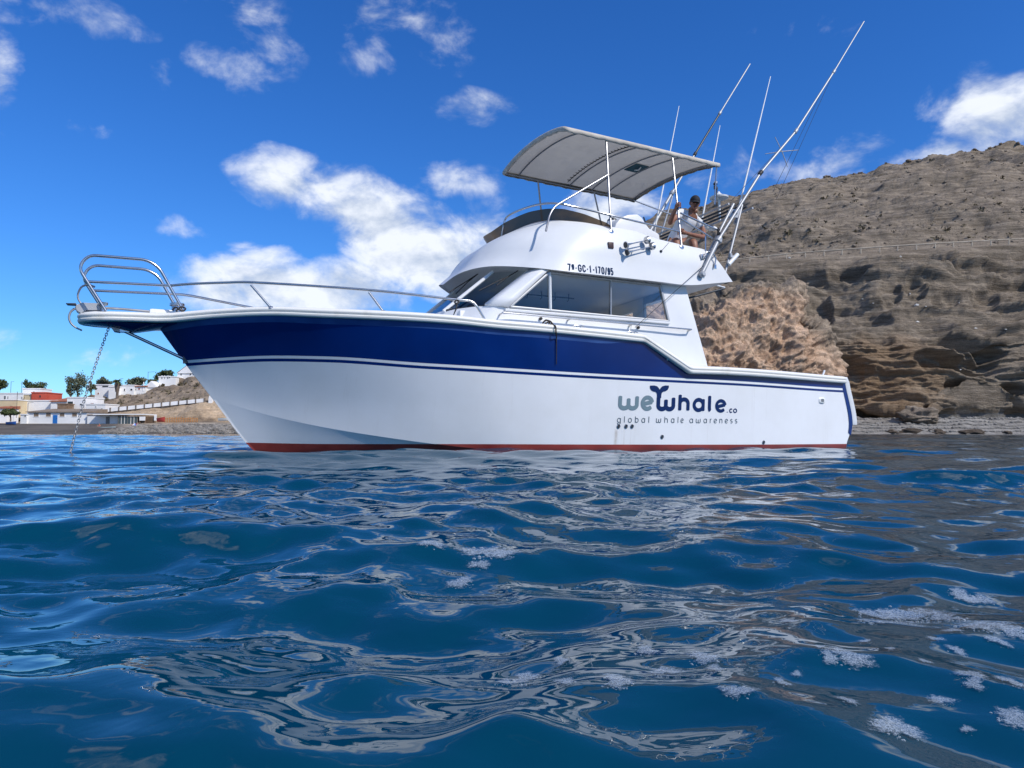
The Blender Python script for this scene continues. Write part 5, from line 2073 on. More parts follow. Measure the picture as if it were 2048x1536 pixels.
pipe('dome_post', [(c.x, c.y, c.z), (c.x, c.y, at_.z)], .02, M_whitep)
q = [B(1434, 366, .9), B(1429, 412, .9)]
pipe('light_mast', [q[0] + Vector((0, 0, -.08)), q[1]], .014, M_darkm)
mb = MB()
mb.lathe(B(1431, 378, .9), (0, 0, 1), [(0, .03), (.05, .03), (.055, .02), (.07, .02), (.075, .035), (.10, .035), (.11, .015)], 14)
part('navigation_light', mb, M_darkm, boat, True, 40)
mb = MB()
mb.lathe(B(1431, 362, .9), (0, 0, -1), [(0, .012), (.01, .028), (.06, .028), (.065, .01)], 14)
part('anchor_light', mb, M_whitep, boat, True, 40)
c = B(1436, 462, 1.43)
mb = MB()
for k_ in range(5):
    t = k_ * 1.3
    mb.tube([c + Vector((.03 * math.cos(t), .02, .05 * math.sin(t))), c + Vector((.045 * math.sin(t), .03, -.06 + .03 * math.cos(t * 2))), c + Vector((.02, .02, -.12 + .05 * k_ * .4))], .010, 6)
rp = part('tied_cord', mb, M_black, boat, True, 60)

# ---- outriggers


def outrigger(y, pts, rr, dark, base):
    root = bpy.data.objects.new('outrigger', None)
    COL.objects.link(root)
    root.parent = boat
    q = [B(px, py, y) for px, py in pts]
    for i in range(len(q) - 1):
        pipe('pole_section', [q[i], q[i + 1]], [rr[i], rr[i] * .92], M_darkm if dark and i == dark else M_alu, root)
        if i:
            d_ = (q[i + 1] - q[i]).normalized()
            mb = MB()
            mb.lathe(q[i] - d_ * .05, d_, [(0, rr[i - 1] * 1.2), (.01, rr[i - 1] * 1.45), (.09, rr[i - 1] * 1.45), (.10, rr[i - 1] * 1.1)], 12)
            part('collar', mb, M_black if i == 2 else M_alu, root, True, 40)
    return root, q


orp, q = outrigger(1.52, [(1404, 546), (1437, 479), (1521, 346), (1592, 262), (1668, 143), (1728, 43)], [.036, .024, .021, .018, .013], 0, True)
hub = B(1564, 303, 1.50)
for (px, py) in ((1550, 274), (1575, 334), (1530, 308), (1597, 300)):
    pipe('spreader_arm', [hub, B(px, py, 1.50)], [.008, .006], M_alu, orp, seg=6)
mb = MB()
for p in (q[0], B(1437, 479, 1.52)):
    mb.lathe(p + Vector((0, 0, -.02)), (0, 1, 0), [(-.06, .035), (-.03, .05), (.03, .05), (.05, .03)], 14)
part('pivot', mb, M_alu, orp, True, 40)
mb = MB()
a = B(1404, 546, 1.49)
mb.box(a.x - .05, a.x + .05, a.y - .02, a.y + .0, a.z - .08, a.z + .06)
part('foot_plate', mb, M_steel, orp, bevel=.005)
for pts in ([(1407, 515), (1413, 504), (1425, 503), (1437, 482)], [(1428, 536), (1432, 518), (1427, 508)]):
    pipe('bracket_strut', [B(x, y, 1.50) for x, y in pts], .011, M_steel, orp, .03)
for (px, py) in ((1405, 513), (1428, 534)):
    a = B(px, py, 1.46)
    mb = MB()
    mb.box(a.x - .035, a.x + .035, a.y - .02, a.y + .02, a.z - .04, a.z + .04)
    part('bracket_pad', mb, M_steel, orp, bevel=.005)
for (a, b2, y1, y2) in (((1592, 262), (1462, 402), 1.52, 1.3), ((1668, 143), (1552, 400), 1.52, 1.55), ((1453, 490), (1270, 655), 1.50, 1.58), ((1640, 190), (1545, 385), 1.52, 1.6)):
    pipe('rigging_line', [B(*a, y1), B(*b2, y2)], .0035 if y2 != 1.58 else .005, M_darkm, orp, seg=5)
orf, q = outrigger(-1.52, [(1306, 452), (1344, 386), (1390, 308), (1440, 226), (1500, 128)], [.034, .024, .022, .016], 2, True)
ext = q[0] + (q[0] - q[1]).normalized() * 1.3
pipe('pole_section', [ext, q[0]], .034, M_alu, orf)
pipe('arch_stay', [B(1345, 392, -1.35), B(1322, 470, -1.4)], .018, M_alu, boat)
# rod holder
rh = bpy.data.objects.new('rod_holder', None)
COL.objects.link(rh)
rh.parent = boat
mb = MB()
a, b2 = B(1457, 529, 1.48), B(1475, 509, 1.48)
mb.tube([a, b2], .034, 14)
part('tube', mb, M_whitep, rh, True, 50)
mb = MB()
a = B(1461, 512, 1.46)
mb.lathe(a + Vector((0, 0, -.03)), (.1, 0, 1), [(0, .032), (.07, .032)], 12).box(a.x - .08, a.x - .01, a.y - .01, a.y + .02, a.z - .05, a.z + .01)
part('clamp', mb, M_alu, rh, True, 40)
# whip aerials
for (a, b2, y) in (((1311, 452), (1358, 212), -.95), ((1404, 440), (1440, 251), -.2), ((1474, 432), (1541, 153), 1.30)):
    p, t = B(*a, y), B(*b2, y)
    w = bpy.data.objects.new('whip_antenna', None)
    COL.objects.link(w)
    w.parent = boat
    pipe('rod', [p.lerp(t, f) for f in (0, .45, 1)], [.017, .014, .007], M_whitep, w)
    mb = MB()
    d_ = (t - p).normalized()
    mb.lathe(p - d_ * .15, d_, [(0, .03), (.06, .03), (.07, .02), (.18, .02)], 12)
    part('mount', mb, M_alu, w, True, 40)

# ---- horns and lamp on the flybridge side
for (bell, back) in (((1251, 490), (1296, 480)), ((1254, 505), (1306, 492))):
    h = bpy.data.objects.new('trumpet_horn', None)
    COL.objects.link(h)
    h.parent = boat
    p, t = B(*bell, 1.56), B(*back, 1.53)
    ax = (t - p).normalized()
    L_ = (t - p).length
    mb = MB()
    mb.lathe(p, ax, [(0, .052), (.006, .054), (.02, .036), (.06, .018), (.14, .010), (L_ - .05, .008)], 20)
    part('bell', mb, M_steel, h, True, 40)
    mb = MB()
    mb.lathe(p - ax * .002, ax, [(0, .044), (.0015, .044)], 16)
    part('throat', mb, M_darkm, h, True, 40)
    mb = MB()
    mb.lathe(t - ax * .05, ax, [(0, .012), (.01, .055), (.05, .06), (.06, .05), (.065, .02)], 20)
    part('diaphragm', mb, M_steel, h, True, 40)
    mb = MB()
    mid = p.lerp(t, .3)
    mb.tube([mid, mid + Vector((0, -.09, 0))], .008, 8)
    part('bracket', mb, M_steel, h, True, 40)
c = B(1220, 491, 1.46)
mb = MB()
mb.box(c.x - .045, c.x + .045, c.y - .03, c.y + .035, c.z - .05, c.z + .045)
part('side_light', mb, mat('dark_brown_plastic', (.05, .02, .015), .4), boat, bevel=.008)
c = B(1321, 503, 1.45)
mb = MB()
mb.lathe(c, (0, 1, 0), [(-.01, .02), (.02, .022), (.03, .012)], 12)
part('line_eye', mb, M_darkm)
pipe('halyard', [c + Vector((0, .02, 0)), B(1338, 485, 1.40)], .004, M_darkm, seg=5)
# console and seat on the flybridge
mb = MB()
prof = [(1226, 468), (1232, 446), (1243, 434), (1258, 428), (1276, 427), (1285, 434), (1292, 446), (1300, 456), (1320, 467), (1322, 490), (1226, 490)]
q = [B(x, y, 1.18) for x, y in prof]
mb.prism(q, (0, -.75, 0))
part('helm_console', mb, M_gel, boat, bevel=.05)
mb = MB()
c = B(1236, 470, .9)
mb.lathe((c.x, .75, 3.2), (0, 0, 1), [(0, .13), (.45, .12), (.52, .08)], 20)
part('binnacle', mb, M_gel, boat, True, 40)
mb = MB()
mb.lathe((c.x, .75, 3.71), (0, 0, 1), [(0, .085), (.03, .08), (.06, .04)], 16)
part('compass', mb, M_darkm, boat, True, 40)
mb = MB()
mb.tube([B(1287, 434, .9), B(1293, 452, .9), B(1302, 462, .9)], .012, 8)
part('console_trim', mb, M_darkm, boat, True, 40)
mb = MB()
mb.box(2.45, 3.15, .05, .78, 2.75, 3.30)
part('bench_seat', mb, M_gel, boat, bevel=.04)
mb = MB()
mb.box(2.47, 3.13, .07, .80, 3.305, 3.38)
part('bench_cushion', mb, mat('dark_vinyl', (.03, .035, .045), .5), boat, bevel=.025)
mb = MB()
c = B(1355, 430, -.6)
mb.lathe((c.x + .1, -.6, 3.25), (0, 0, 1), [(0, .06), (.42, .055), (.43, .065), (.5, .06), (.51, .03)], 16)
part('far_post', mb, M_whitep, boat, True, 40)
# after awning frame under the flybridge overhang
pipe('overhang_tube', [B(1417, 566, 1.2), B(1449, 575, .8)], .014, M_whitep)
pipe('overhang_bar', [B(1378, 596, .6), B(1449, 577, .6)], .018, M_darkm)

# ---- through-hull outlets, stern lamp


def BH(px, py):
    y = 1.6
    for it in range(40):
        p = B(px, py, y)
        y = .5 * y + .5 * float(hull_y(p.x, p.z))
    return B(px, py, y)


for (px, py) in ((1237, 852.5), (1252, 852.5), (1264, 852.5), (1324, 873.5), (1527, 884.5)):
    c = BH(px, py)
    mb = MB()
    mb.lathe(c, (0, 1, 0), [(-.01, .030), (.008, .030), (.014, .024), (.006, .017), (.004, .016)], 16)
    f = part('outlet', mb, M_steel, boat, True, 40)
    mb = MB()
    mb.lathe(c + Vector((0, .0065, 0)), (0, 1, 0), [(0, .0155), (.001, .015)], 14)
    part('outlet_hole', mb, M_black, f)
c = BH(1643, 801)
mb = MB()
rows = []
for (r_, d_) in ((1.0, 0), (1.0, .012), (.8, .02), (.55, .022)):
    rows.append([(c.x + .068 * r_ * math.copysign(abs(math.cos(t)) ** .6, math.cos(t)), c.y + d_, c.z + .048 * r_ * math.copysign(abs(math.sin(t)) ** .6, math.sin(t))) for t in np.linspace(0, 2 * math.pi, 24, endpoint=False)])
o = grid_mesh('stern_lamp', np.array(rows), M_whitep, boat, True, closed_u=True, angle=40)
mb = MB()
mb.add([(p[0], p[1] + .001, p[2]) for p in rows[-1]], [tuple(range(24))])
part('lens', mb, mat('grey_lens', (.18, .19, .19), .15), o)
c = B(1697, 747, 1.5)
pipe('stern_cleat', [B(1645, 752, 1.45), B(1649, 741, 1.45)], .016, M_whitep)
mb = MB()
c = B(1335, 719, 1.70)
mb.lathe(BH(1335, 719), (0, 1, 0), [(-.01, .018), (.012, .016), (.02, .008)], 12)
part('strake_bolt', mb, M_whitep, boat, True, 40)

# ---- lettering, cut as thin vinyl lying on the surface


def arc(cx, cy, rx, ry, a0, a1, n=14):
    return [(cx + rx * math.cos(math.radians(a0 + (a1 - a0) * i / n)), cy + ry * math.sin(math.radians(a0 + (a1 - a0) * i / n))) for i in range(n + 1)]


GL = {   # strokes in a box 0..1 wide, 0..1 = x-height (ascenders to 1.42)
    'w': [[(0, 1), (0, .32)] + arc(.25, .32, .25, .32, 180, 360) + [(.5, .8)], [(.5, .8), (.5, .32)] + arc(.75, .32, .25, .32, 180, 360) + [(1, 1)]],
    'e': [[(.04, .40), (.93, .60)], arc(.5, .5, .5, .5, 14, 312, 26)],
    'h': [[(0, 1.42), (0, 0)], [(0, .5)] + arc(.5, .58, .5, .42, 180, 0) + [(1, 0)]],
    'a': [arc(.5, .5, .5, .5, 0, 360, 30), [(1, 1), (1, 0)]],
    'l': [[(0, 1.42), (0, .3)] + arc(.5, .3, .5, .3, 180, 255, 8)],
    'g': [arc(.5, .5, .5, .5, 0, 360, 30), [(1, 1), (1, -.15)] + arc(.5, -.12, .5, .28, 0, -160)],
    'o': [arc(.5, .5, .5, .5, 0, 360, 30)],
    'b': [arc(.5, .5, .5, .5, 0, 360, 30), [(0, 1.42), (0, 0)]],
    'r': [[(0, 1), (0, 0)], arc(.7, .45, .7, .55, 165, 75)],
    'n': [[(0, 1), (0, 0)], [(0, .5)] + arc(.5, .58, .5, .42, 180, 0) + [(1, 0)]],
    's': [arc(.5, .75, .45, .25, 40, 270, 14)[:-1] + arc(.5, .25, .45, .25, 90, -140, 14)],
    'c': [arc(.5, .5, .5, .5, 45, 315, 22)],
    '.': [[(.5, 0), (.5, .02)]],
    '7': [[(0, 1), (1, 1), (.35, 0)]],
    'q': [arc(.5, .72, .42, .24, 0, 360, 20), [(.95, .98), (.95, .48)], [(0, .28), (1, .28)]],
    '-': [[(0, .45), (1, .45)]],
    'G': [arc(.5, .72, .5, .28, 10, 180, 12) + arc(.5, .28, .5, .28, 180, 360, 12) + [(1, .48), (.6, .48)]],
    'C': [arc(.5, .72, .5, .28, 0, 180, 12) + arc(.5, .28, .5, .28, 180, 360, 12)],
    '1': [[(0, .8), (.6, 1), (.6, 0)]],
    '0': [arc(.5, .72, .5, .28, 0, 180, 12) + arc(.5, .28, .5, .28, 180, 360, 12) + [(1, .72)]],
    '/': [[(0, -.08), (1, 1.05)]],
    '9': [arc(.5, .7, .5, .3, 0, 360, 20), [(1, .7), (1, .28)] + arc(.5, .28, .5, .28, 0, -170, 10)],
    '5': [[(.95, 1), (.08, 1), (.04, .55)] + arc(.5, .33, .5, .33, 140, -150, 16)],
}


def stroke_mesh(mb, pts, w, surf, lift):
    """flat ribbon of width w along 2-D pts (x to the right as read, z up), laid on surf"""
    P = [Vector(p) for p in pts]
    Q = [P[0]]
    for p in P[1:]:
        if (p - Q[-1]).length > 1e-5:
            q0, m_ = Q[-1], max(1, int((p - Q[-1]).length / .02))
            Q += [q0.lerp(p, (i + 1) / m_) for i in range(m_)]
    P = Q
    n_ = len(P)
    closed = (P[0] - P[-1]).length < 1e-4
    L, R = [], []
    for i in range(n_):
        if closed:
            a, b2 = P[(i - 1) % (n_ - 1)], P[(i + 1) % (n_ - 1)]
        else:
            a, b2 = P[max(i - 1, 0)], P[min(i + 1, n_ - 1)]
        t1 = (P[i] - a).normalized() if (P[i] - a).length > 1e-9 else (b2 - P[i]).normalized()
        t2 = (b2 - P[i]).normalized() if (b2 - P[i]).length > 1e-9 else t1
        t = (t1 + t2).normalized()
        nn = Vector((-t.y, t.x))
        k_ = 1 / max(.5, nn.dot(Vector((-t1.y, t1.x))))
        L.append(P[i] + nn * w / 2 * k_)
        R.append(P[i] - nn * w / 2 * k_)
    vs = [surf(p.x, p.y, lift) for p in L] + [surf(p.x, p.y, lift) for p in R]
    fs = [(i, i + 1, n_ + i + 1, n_ + i) for i in range(n_ - 1)]
    mb.add(vs, fs)
    if not closed and w > .008:
        for e, o_ in ((0, 1), (n_ - 1, n_ - 2)):
            d_ = (P[e] - P[o_]).normalized()
            nn = Vector((-d_.y, d_.x))
            fan = [P[e] + nn * w / 2 * math.cos(t) + d_ * w * .22 * math.sin(t) for t in np.linspace(0, math.pi, 9)]
            mb.add([surf(p.x, p.y, lift) for p in fan], [tuple(range(9))])


def hull_surf(x, z_, lift):
    X_ = -x
    return (X_, float(hull_y(X_, z_)) + .0035 + lift, z_)


from mathutils.bvhtree import BVHTree
_bvh = BVHTree.FromPolygons([v.co[:] for v in fly.data.vertices], [tuple(p.vertices) for p in fly.data.polygons])


def fly_surf(x, z_, lift):
    h_ = _bvh.ray_cast(Vector((-x, 3.0, z_)), Vector((0, -1, 0)))[0]
    return (-x, (h_.y if h_ else 1.5) + .004 + lift, z_)


def glyph(mb, ch, x0, x1, z0, xh, w, surf, asc=1.0):
    """x0..x1: outer edges in reading direction (= minus forward)"""
    a, b2 = x0 + w / 2, x1 - w / 2
    for i, st_ in enumerate(GL[ch]):
        stroke_mesh(mb, [(a + (b2 - a) * p[0], z0 + w / 2 + (xh - w) * (p[1] if p[1] <= 1 else 1 + (p[1] - 1) * asc)) for p in st_], w, surf, .0006 * (i + 1))


M_vnavy = mat('navy_vinyl', (.006, .026, .105), .6, spec=.15)
M_vgrey = mat('grey_vinyl', (.16, .235, .27), .4)
M_vtag = mat('slate_vinyl', (.115, .15, .175), .4)
M_vreg = mat('dark_blue_vinyl', (.010, .032, .085), .75, spec=.08)


def hx(v):
    return -BH(1180 + v / 3.657, 700 + 400 / 3.657).x


z0w = BH(1236, 820.5).z
xh = BH(1236, 789).z - z0w
mb = MB()
glyph(mb, 'w', hx(205), hx(355), z0w, xh, .062, hull_surf)
glyph(mb, 'e', hx(370), hx(467), z0w - .003, xh, .060, hull_surf)
part('logo_lettering_we', mb, M_vgrey, hull)['label'] = 'grey letters we'
mb = MB()
glyph(mb, 'w', hx(485), hx(622), z0w - .006, xh, .066, hull_surf)
glyph(mb, 'h', hx(645), hx(728), z0w - .008, xh * .96, .060, hull_surf, .85)
glyph(mb, 'a', hx(750), hx(838), z0w - .010, xh * .96, .058, hull_surf)
glyph(mb, 'l', hx(862), hx(897), z0w - .012, xh * .96, .060, hull_surf, .85)
glyph(mb, 'e', hx(915), hx(998), z0w - .014, xh * .93, .052, hull_surf)
glyph(mb, '.', hx(1000), hx(1010), z0w - .016, xh * .3, .024, hull_surf)
glyph(mb, 'c', hx(1019), hx(1044), z0w - .016, xh * .32, .018, hull_surf)
glyph(mb, 'o', hx(1047), hx(1076), z0w - .016, xh * .32, .018, hull_surf)
# whale-tail over the w
tz = [(432, 260), (462, 259), (484, 265), (497, 279), (503, 291), (509, 279), (522, 265), (544, 259), (570, 260), (570, 276), (562, 292), (546, 302), (530, 305), (520, 315), (517, 330), (517, 352), (486, 350), (486, 330), (484, 316), (474, 306), (458, 303), (442, 294), (433, 278)]
mb.add([hull_surf(hx(v), BH(1180 + v / 3.657, 700 + y / 3.657).z, .0024) for v, y in tz], [tuple(range(len(tz)))])
part('logo_lettering_whale', mb, M_vnavy, hull)['label'] = 'navy letters whale.co with a whale tail'
mb = MB()
tx = [('g', 203, 231), ('l', 254, 262), ('o', 283, 311), ('b', 334, 360), ('a', 381, 407), ('l', 432, 440), ('w', 487, 524), ('h', 548, 573), ('a', 596, 621), ('l', 645, 653), ('e', 666, 689),
      ('a', 731, 757), ('w', 778, 812), ('a', 834, 858), ('r', 880, 893), ('e', 908, 932), ('n', 949, 971), ('e', 989, 1012), ('s', 1028, 1046), ('s', 1062, 1080)]
zt = BH(1235, 845.5).z
xt = BH(1235, 835.5).z - zt
for (ch, a, b2) in tx:
    glyph(mb, ch, hx(a), hx(b2), zt, xt, .0115, hull_surf)
part('tagline_lettering', mb, M_vtag, hull)['label'] = 'small slate letters global whale awareness'
# registration on the flybridge, fibreglass band
mb = MB()


def fx(px):
    return -B(px, 540, 1.50).x


zr, hr = B(1136, 541, 1.51).z, B(1136, 525.5, 1.51).z - B(1136, 541, 1.51).z
px = [('7', 1136, 1142.5), ('q', 1143.5, 1149), ('-', 1150.5, 1154), ('G', 1156, 1163), ('C', 1164.5, 1171), ('-', 1172.5, 1176), ('1', 1178, 1182), ('-', 1184.5, 1188.5), ('1', 1190, 1193.5), ('7', 1195, 1200.5), ('0', 1202, 1208),
      ('/', 1209, 1213.5), ('9', 1214.5, 1219.5), ('5', 1220.5, 1226)]
for (ch, a, b2) in px:
    glyph(mb, ch, fx(a), fx(b2), zr, hr, .0185, fly_surf)
part('registration_lettering', mb, M_vreg, fly)['label'] = 'dark registration number 7a-GC-1-170/95'

# ================================================================== THINGS AT THE BOW AND SIDE
W_boat = boat.matrix_world.copy()


def on_boat(o):
    """a separate thing that rests on the boat: built in boat coordinates, placed in the world"""
    o.matrix_world = W_boat
    return o


anc = on_boat(empty('anchor', (0, 0, 0), 'rod-armed anchor hanging in the bow roller of the yacht', 'anchor'))
M_galv = mat('galvanised_steel', rough=.5, metal=.7, build=noise_mix((.30, .31, .32), (.46, .46, .46), 8))
part('shank', MB().tube([B(152, 612, 0), B(190, 615, 0), B(245, 618, 0), B(300, 623, 0)], .016, 8), M_galv, anc, True, 60)
for pts, y in (([(190, 574), (176, 570), (163, 574), (156, 588), (157, 599), (163, 608)], -.08), ([(150, 617), (142, 623), (138, 634), (141, 645), (150, 654), (164, 661)], .06)):
    q = catmull([tuple(B(a, b2, y)) for a, b2 in pts], 18)
    part('arm', MB().tube(q.tolist(), np.linspace(.014, .010, 18).tolist(), 8), M_galv, anc, True, 60)
mb = MB()
q = [B(131, 606, .12), B(134, 609, .12), B(152, 610, .12), B(152, 606, .12)]
mb.prism(q, (0, -.08, 0))
part('fluke', mb, M_darkm, anc, bevel=.004)
ch = on_boat(empty('anchor_chain', (0, 0, 0), 'galvanised anchor chain running from the bow down into the sea', 'chain'))
a, b2 = B(219.5, 650, 0), B(139, 912, 0)
L_ = (b2 - a).length
d_ = (b2 - a).normalized()
n_ = int(L_ / .030)
link_me = []
for ori in (0, 1):
    mb = MB()
    pts = []
    for t in np.linspace(0, 2 * math.pi, 15)[:-1]:
        px_, pz = .0125 * math.cos(t), .0155 * math.sin(t) + math.copysign(.0062, math.sin(t))
        pts.append((px_, 0, pz) if ori == 0 else (0, px_, pz))
    pts.append(pts[0])
    mb.tube(pts, .0047, 6, False)
    o = mb.build('chain_link', M_galv, ch, True, 60)
    link_me.append(o)
rot = Vector((0, 0, 1)).rotation_difference(d_)
for i in range(n_ + 2):
    src = link_me[i % 2]
    o = src if i < 2 else src.copy()
    if i >= 2:
        COL.objects.link(o)
        o.parent = ch
    f = i / n_
    p = a + d_ * (i * .0304) + Vector((0.05 * math.sin(math.pi * min(f, 1)) * .6, 0, -.02 * math.sin(math.pi * min(f, 1))))
    o.location = p
    o.rotation_mode = 'QUATERNION'
    o.rotation_quaternion = rot
rope = on_boat(empty('mooring_rope', (0, 0, 0), 'short dark rope coiled on the gunwale and trailing down the blue band', 'rope'))
M_rope = mat('dark_rope', (.03, .022, .018), .9, build=noise_mix((.018, .014, .012), (.06, .045, .035), 60))
q = [B(1086, 645, 1.72), B(1092, 640, 1.74), B(1099, 644, 1.75), B(1095, 651, 1.76), B(1090, 648, 1.75), B(1100, 643, 1.76), B(1107, 650, 1.80), B(1111, 653, 1.84), B(1112, 666, 1.845)]
q2 = [BH(1111.5, y) + Vector((0, .018, 0)) for y in (676, 690, 705, 718, 729)]
part('strand', MB().tube(catmull([tuple(p) for p in q + q2], 70).tolist(), np.interp(np.arange(70), [0, 42, 50, 69], [.0105, .0105, .007, .005]).tolist(), 7), M_rope, rope, True, 60)
q = [B(1084, 650, 1.72), B(1088, 643, 1.74), B(1096, 641, 1.75), B(1103, 645, 1.77), B(1099, 651, 1.77), B(1092, 652, 1.76)]
part('coil', MB().tube(catmull([tuple(p) for p in q], 40).tolist(), .0105, 7), M_rope, rope, True, 60)
strap = on_boat(empty('black_strap', (0, 0, 0), 'black strap knotted on the bow rail below the windscreen', 'strap'))
q = [B(914, 600, 1.53), B(909, 604, 1.55), B(913, 610, 1.55), B(918, 604, 1.54), B(914, 600, 1.53)]
part('knot', MB().tube([tuple(p) for p in q], .014, 7), M_black, strap, True, 60)
q = [B(914, 606, 1.56), B(912, 618, 1.57), B(907, 630, 1.575)]
part('tail', MB().tube([tuple(p) for p in q], [.013, .011, .006], 7), M_black, strap, True, 60)
ln = on_boat(empty('bow_cord', (0, 0, 0), 'black cord looped around the foot of the pulpit hoop', 'cord'))
q = [B(345, 621, .3), B(350, 615, .32), B(357, 617, .33), B(352, 622, .33), B(362, 614, .33), B(371, 617, .34), B(366, 622, .34), B(358, 619, .34)]
part('loop', MB().tube(catmull([tuple(p) for p in q], 40).tolist(), .011, 7), M_black, ln, True, 60)

# ================================================================== THE MAN ON THE FLYBRIDGE
man = on_boat(empty('person', (0, 0, 0), 'man in dark cap, sunglasses and white shirt leaning out from the flybridge', 'person'))
M_skin = mat('tanned_skin', rough=.5, build=noise_mix((.25, .105, .062), (.32, .15, .092), 14))
M_shirt = mat('white_polo', rough=.85, build=noise_mix((.70, .71, .73), (.80, .81, .82), 9, bump=.006, bscale=7))
M_shorts = mat('beige_shorts', rough=.9, build=noise_mix((.42, .37, .29), (.52, .47, .38), 8))
M_cap = mat('dark_cap', (.010, .013, .020), .8)


def skinned(name, verts, edges, m, parent, sub=2):
    """limb chains grown into one smooth surface; verts: (x, y, z, radius_a, radius_b)"""
    me = bpy.data.meshes.new(name)
    me.from_pydata([v[:3] for v in verts], edges, [])
    o = bpy.data.objects.new(name + '_tmp', me)
    COL.objects.link(o)
    sk = o.modifiers.new('skin', 'SKIN')
    for i, v in enumerate(verts):
        me.skin_vertices[0].data[i].radius = (v[3], v[4] if len(v) > 4 else v[3])
        me.skin_vertices[0].data[i].use_root = (i == 0)
    ss = o.modifiers.new('sub', 'SUBSURF')
    ss.levels = sub
    ss.render_levels = sub
    dg = bpy.context.evaluated_depsgraph_get()
    ev = o.evaluated_get(dg)
    me2 = bpy.data.meshes.new_from_object(ev)
    bpy.data.objects.remove(o)
    return me2


HD = Vector((2.655, .94, 4.175))
verts = [(2.78, .42, 3.47, .15, .13), (2.73, .54, 3.68, .15, .12), (2.67, .68, 3.88, .16, .12), (2.63, .78, 3.98, .10, .08), (2.64, .86, 4.05, .058), (2.65, .90, 4.10, .058),
         (2.83, .78, 4.03, .062), (3.06, .86, 3.86, .05), (3.24, 1.0, 3.735, .043), (3.27, 1.14, 3.85, .036), (3.285, 1.25, 3.93, .028),      # right arm up to the post
         (2.43, .74, 3.92, .062), (2.40, .83, 3.76, .05), (2.50, .95, 3.60, .043), (2.78, 1.05, 3.575, .036), (3.02, 1.10, 3.575, .028),       # left arm across the lap
         (2.90, .62, 3.46, .095), (3.12, 1.0, 3.47, .068), (3.14, 1.05, 3.10, .052), (3.14, 1.0, 2.82, .04), (3.16, 1.14, 2.78, .035),
         (2.66, .62, 3.46, .095), (2.80, 1.05, 3.48, .068), (2.80, 1.08, 3.10, .052), (2.80, 1.03, 2.82, .04), (2.82, 1.17, 2.78, .035)]
edges = [(0, 1), (1, 2), (2, 3), (3, 4), (4, 5), (3, 6), (6, 7), (7, 8), (8, 9), (9, 10), (3, 11), (11, 12), (12, 13), (13, 14), (14, 15), (0, 16), (16, 17), (17, 18), (18, 19), (19, 20), (0, 21), (21, 22), (22, 23), (23, 24), (24, 25)]
bme = skinned('body', verts, edges, M_skin, man)
bm = bmesh.new()
bm.from_mesh(bme)
# head: skull, jaw, nose, ears; he looks towards the camera (port, a little forward and down)
look = Vector((.46, .83, -.27)).normalized()
right = look.cross(Vector((0, 0, 1))).normalized()
tilt = Matrix.Rotation(math.radians(-8), 3, look)
right = tilt @ right
upv = right.cross(look).normalized()


def hd(x, y, z_):
    """head coordinates: x to his left.., y forward out of the face, z up"""
    return HD + right * x + look * y + upv * z_


tmp = bmesh.new()
bmesh.ops.create_uvsphere(tmp, u_segments=24, v_segments=18, radius=1)
for v in tmp.verts:
    x, y, z_ = v.co
    wx = .076 * (1 - .20 * max(0, -z_) ** 1.5)
    dy = .096 if y < 0 else .088
    zz = z_ * (.115 if z_ > 0 else .125)
    fy = y * dy
    if z_ < -.3 and y > 0:
        fy += .012 * (-z_ - .3)
    if z_ < -.35 and y < 0:
        fy *= .8
    v.co = hd(x * wx, fy, zz)
for (c, r_) in ((hd(0, .098, -.012), (.014, .020, .026)), (hd(.078, -.01, -.005), (.012, .018, .03)), (hd(-.078, -.01, -.005), (.012, .018, .03)), (hd(0, .088, -.088), (.030, .018, .018))):
    t2 = bmesh.new()
    bmesh.ops.create_icosphere(t2, subdivisions=2, radius=1)
    for v in t2.verts:
        v.co = c + right * v.co.x * r_[0] + look * v.co.y * r_[1] + upv * v.co.z * r_[2]
    me_t = bpy.data.meshes.new('t')
    t2.to_mesh(me_t)
    tmp.from_mesh(me_t)
    t2.free()
me_t = bpy.data.meshes.new('t')
tmp.to_mesh(me_t)
bm.from_mesh(me_t)
tmp.free()


def finger(pts, r0):
    mbf = MB()
    mbf.tube(catmull([tuple(p) for p in pts], 10).tolist(), np.linspace(r0, r0 * .75, 10).tolist(), 8)
    mf = bpy.data.meshes.new('t')
    mf.from_pydata(mbf.v, [], mbf.f)
    bm.from_mesh(mf)


pc = B(1357.5, 411, 1.29)                 # the post inside the right hand
palm = Vector((3.285, 1.25, 3.93))
mbf = MB()
mbf.tube([(3.275, 1.2, 3.89), (3.285, 1.245, 3.925), (pc.x + .035, pc.y + .0, pc.z - .01), (pc.x + .03, pc.y + .015, pc.z + .03)], [.028, .036, .036, .026], 10)
mf = bpy.data.meshes.new('t')
mf.from_pydata(mbf.v, [], mbf.f)
bm.from_mesh(mf)
for i in range(4):
    zz = pc.z - .035 + .022 * i
    ln_ = 1 - .12 * abs(i - 1.6)
    R0 = .028
    finger([(pc.x + .045, pc.y + .01, zz), (pc.x + .03, pc.y + R0 + .012, zz), (pc.x - .005, pc.y + R0 + .010, zz), (pc.x - .03 * ln_, pc.y + .012, zz - .003), (pc.x - .030, pc.y - .014 * ln_, zz - .004)], .0098)
finger([(pc.x + .035, pc.y - .015, pc.z + .0), (pc.x + .012, pc.y - .034, pc.z + .015), (pc.x - .02, pc.y - .032, pc.z + .028)], .011)
pl_ = Vector((3.02, 1.10, 3.575))
mbf = MB()
mbf.tube([(2.99, 1.095, 3.575), (3.05, 1.11, 3.575), (3.10, 1.12, 3.572)], [.03, .038, .034], 10)
mf = bpy.data.meshes.new('t')
mf.from_pydata(mbf.v, [], mbf.f)
bm.from_mesh(mf)
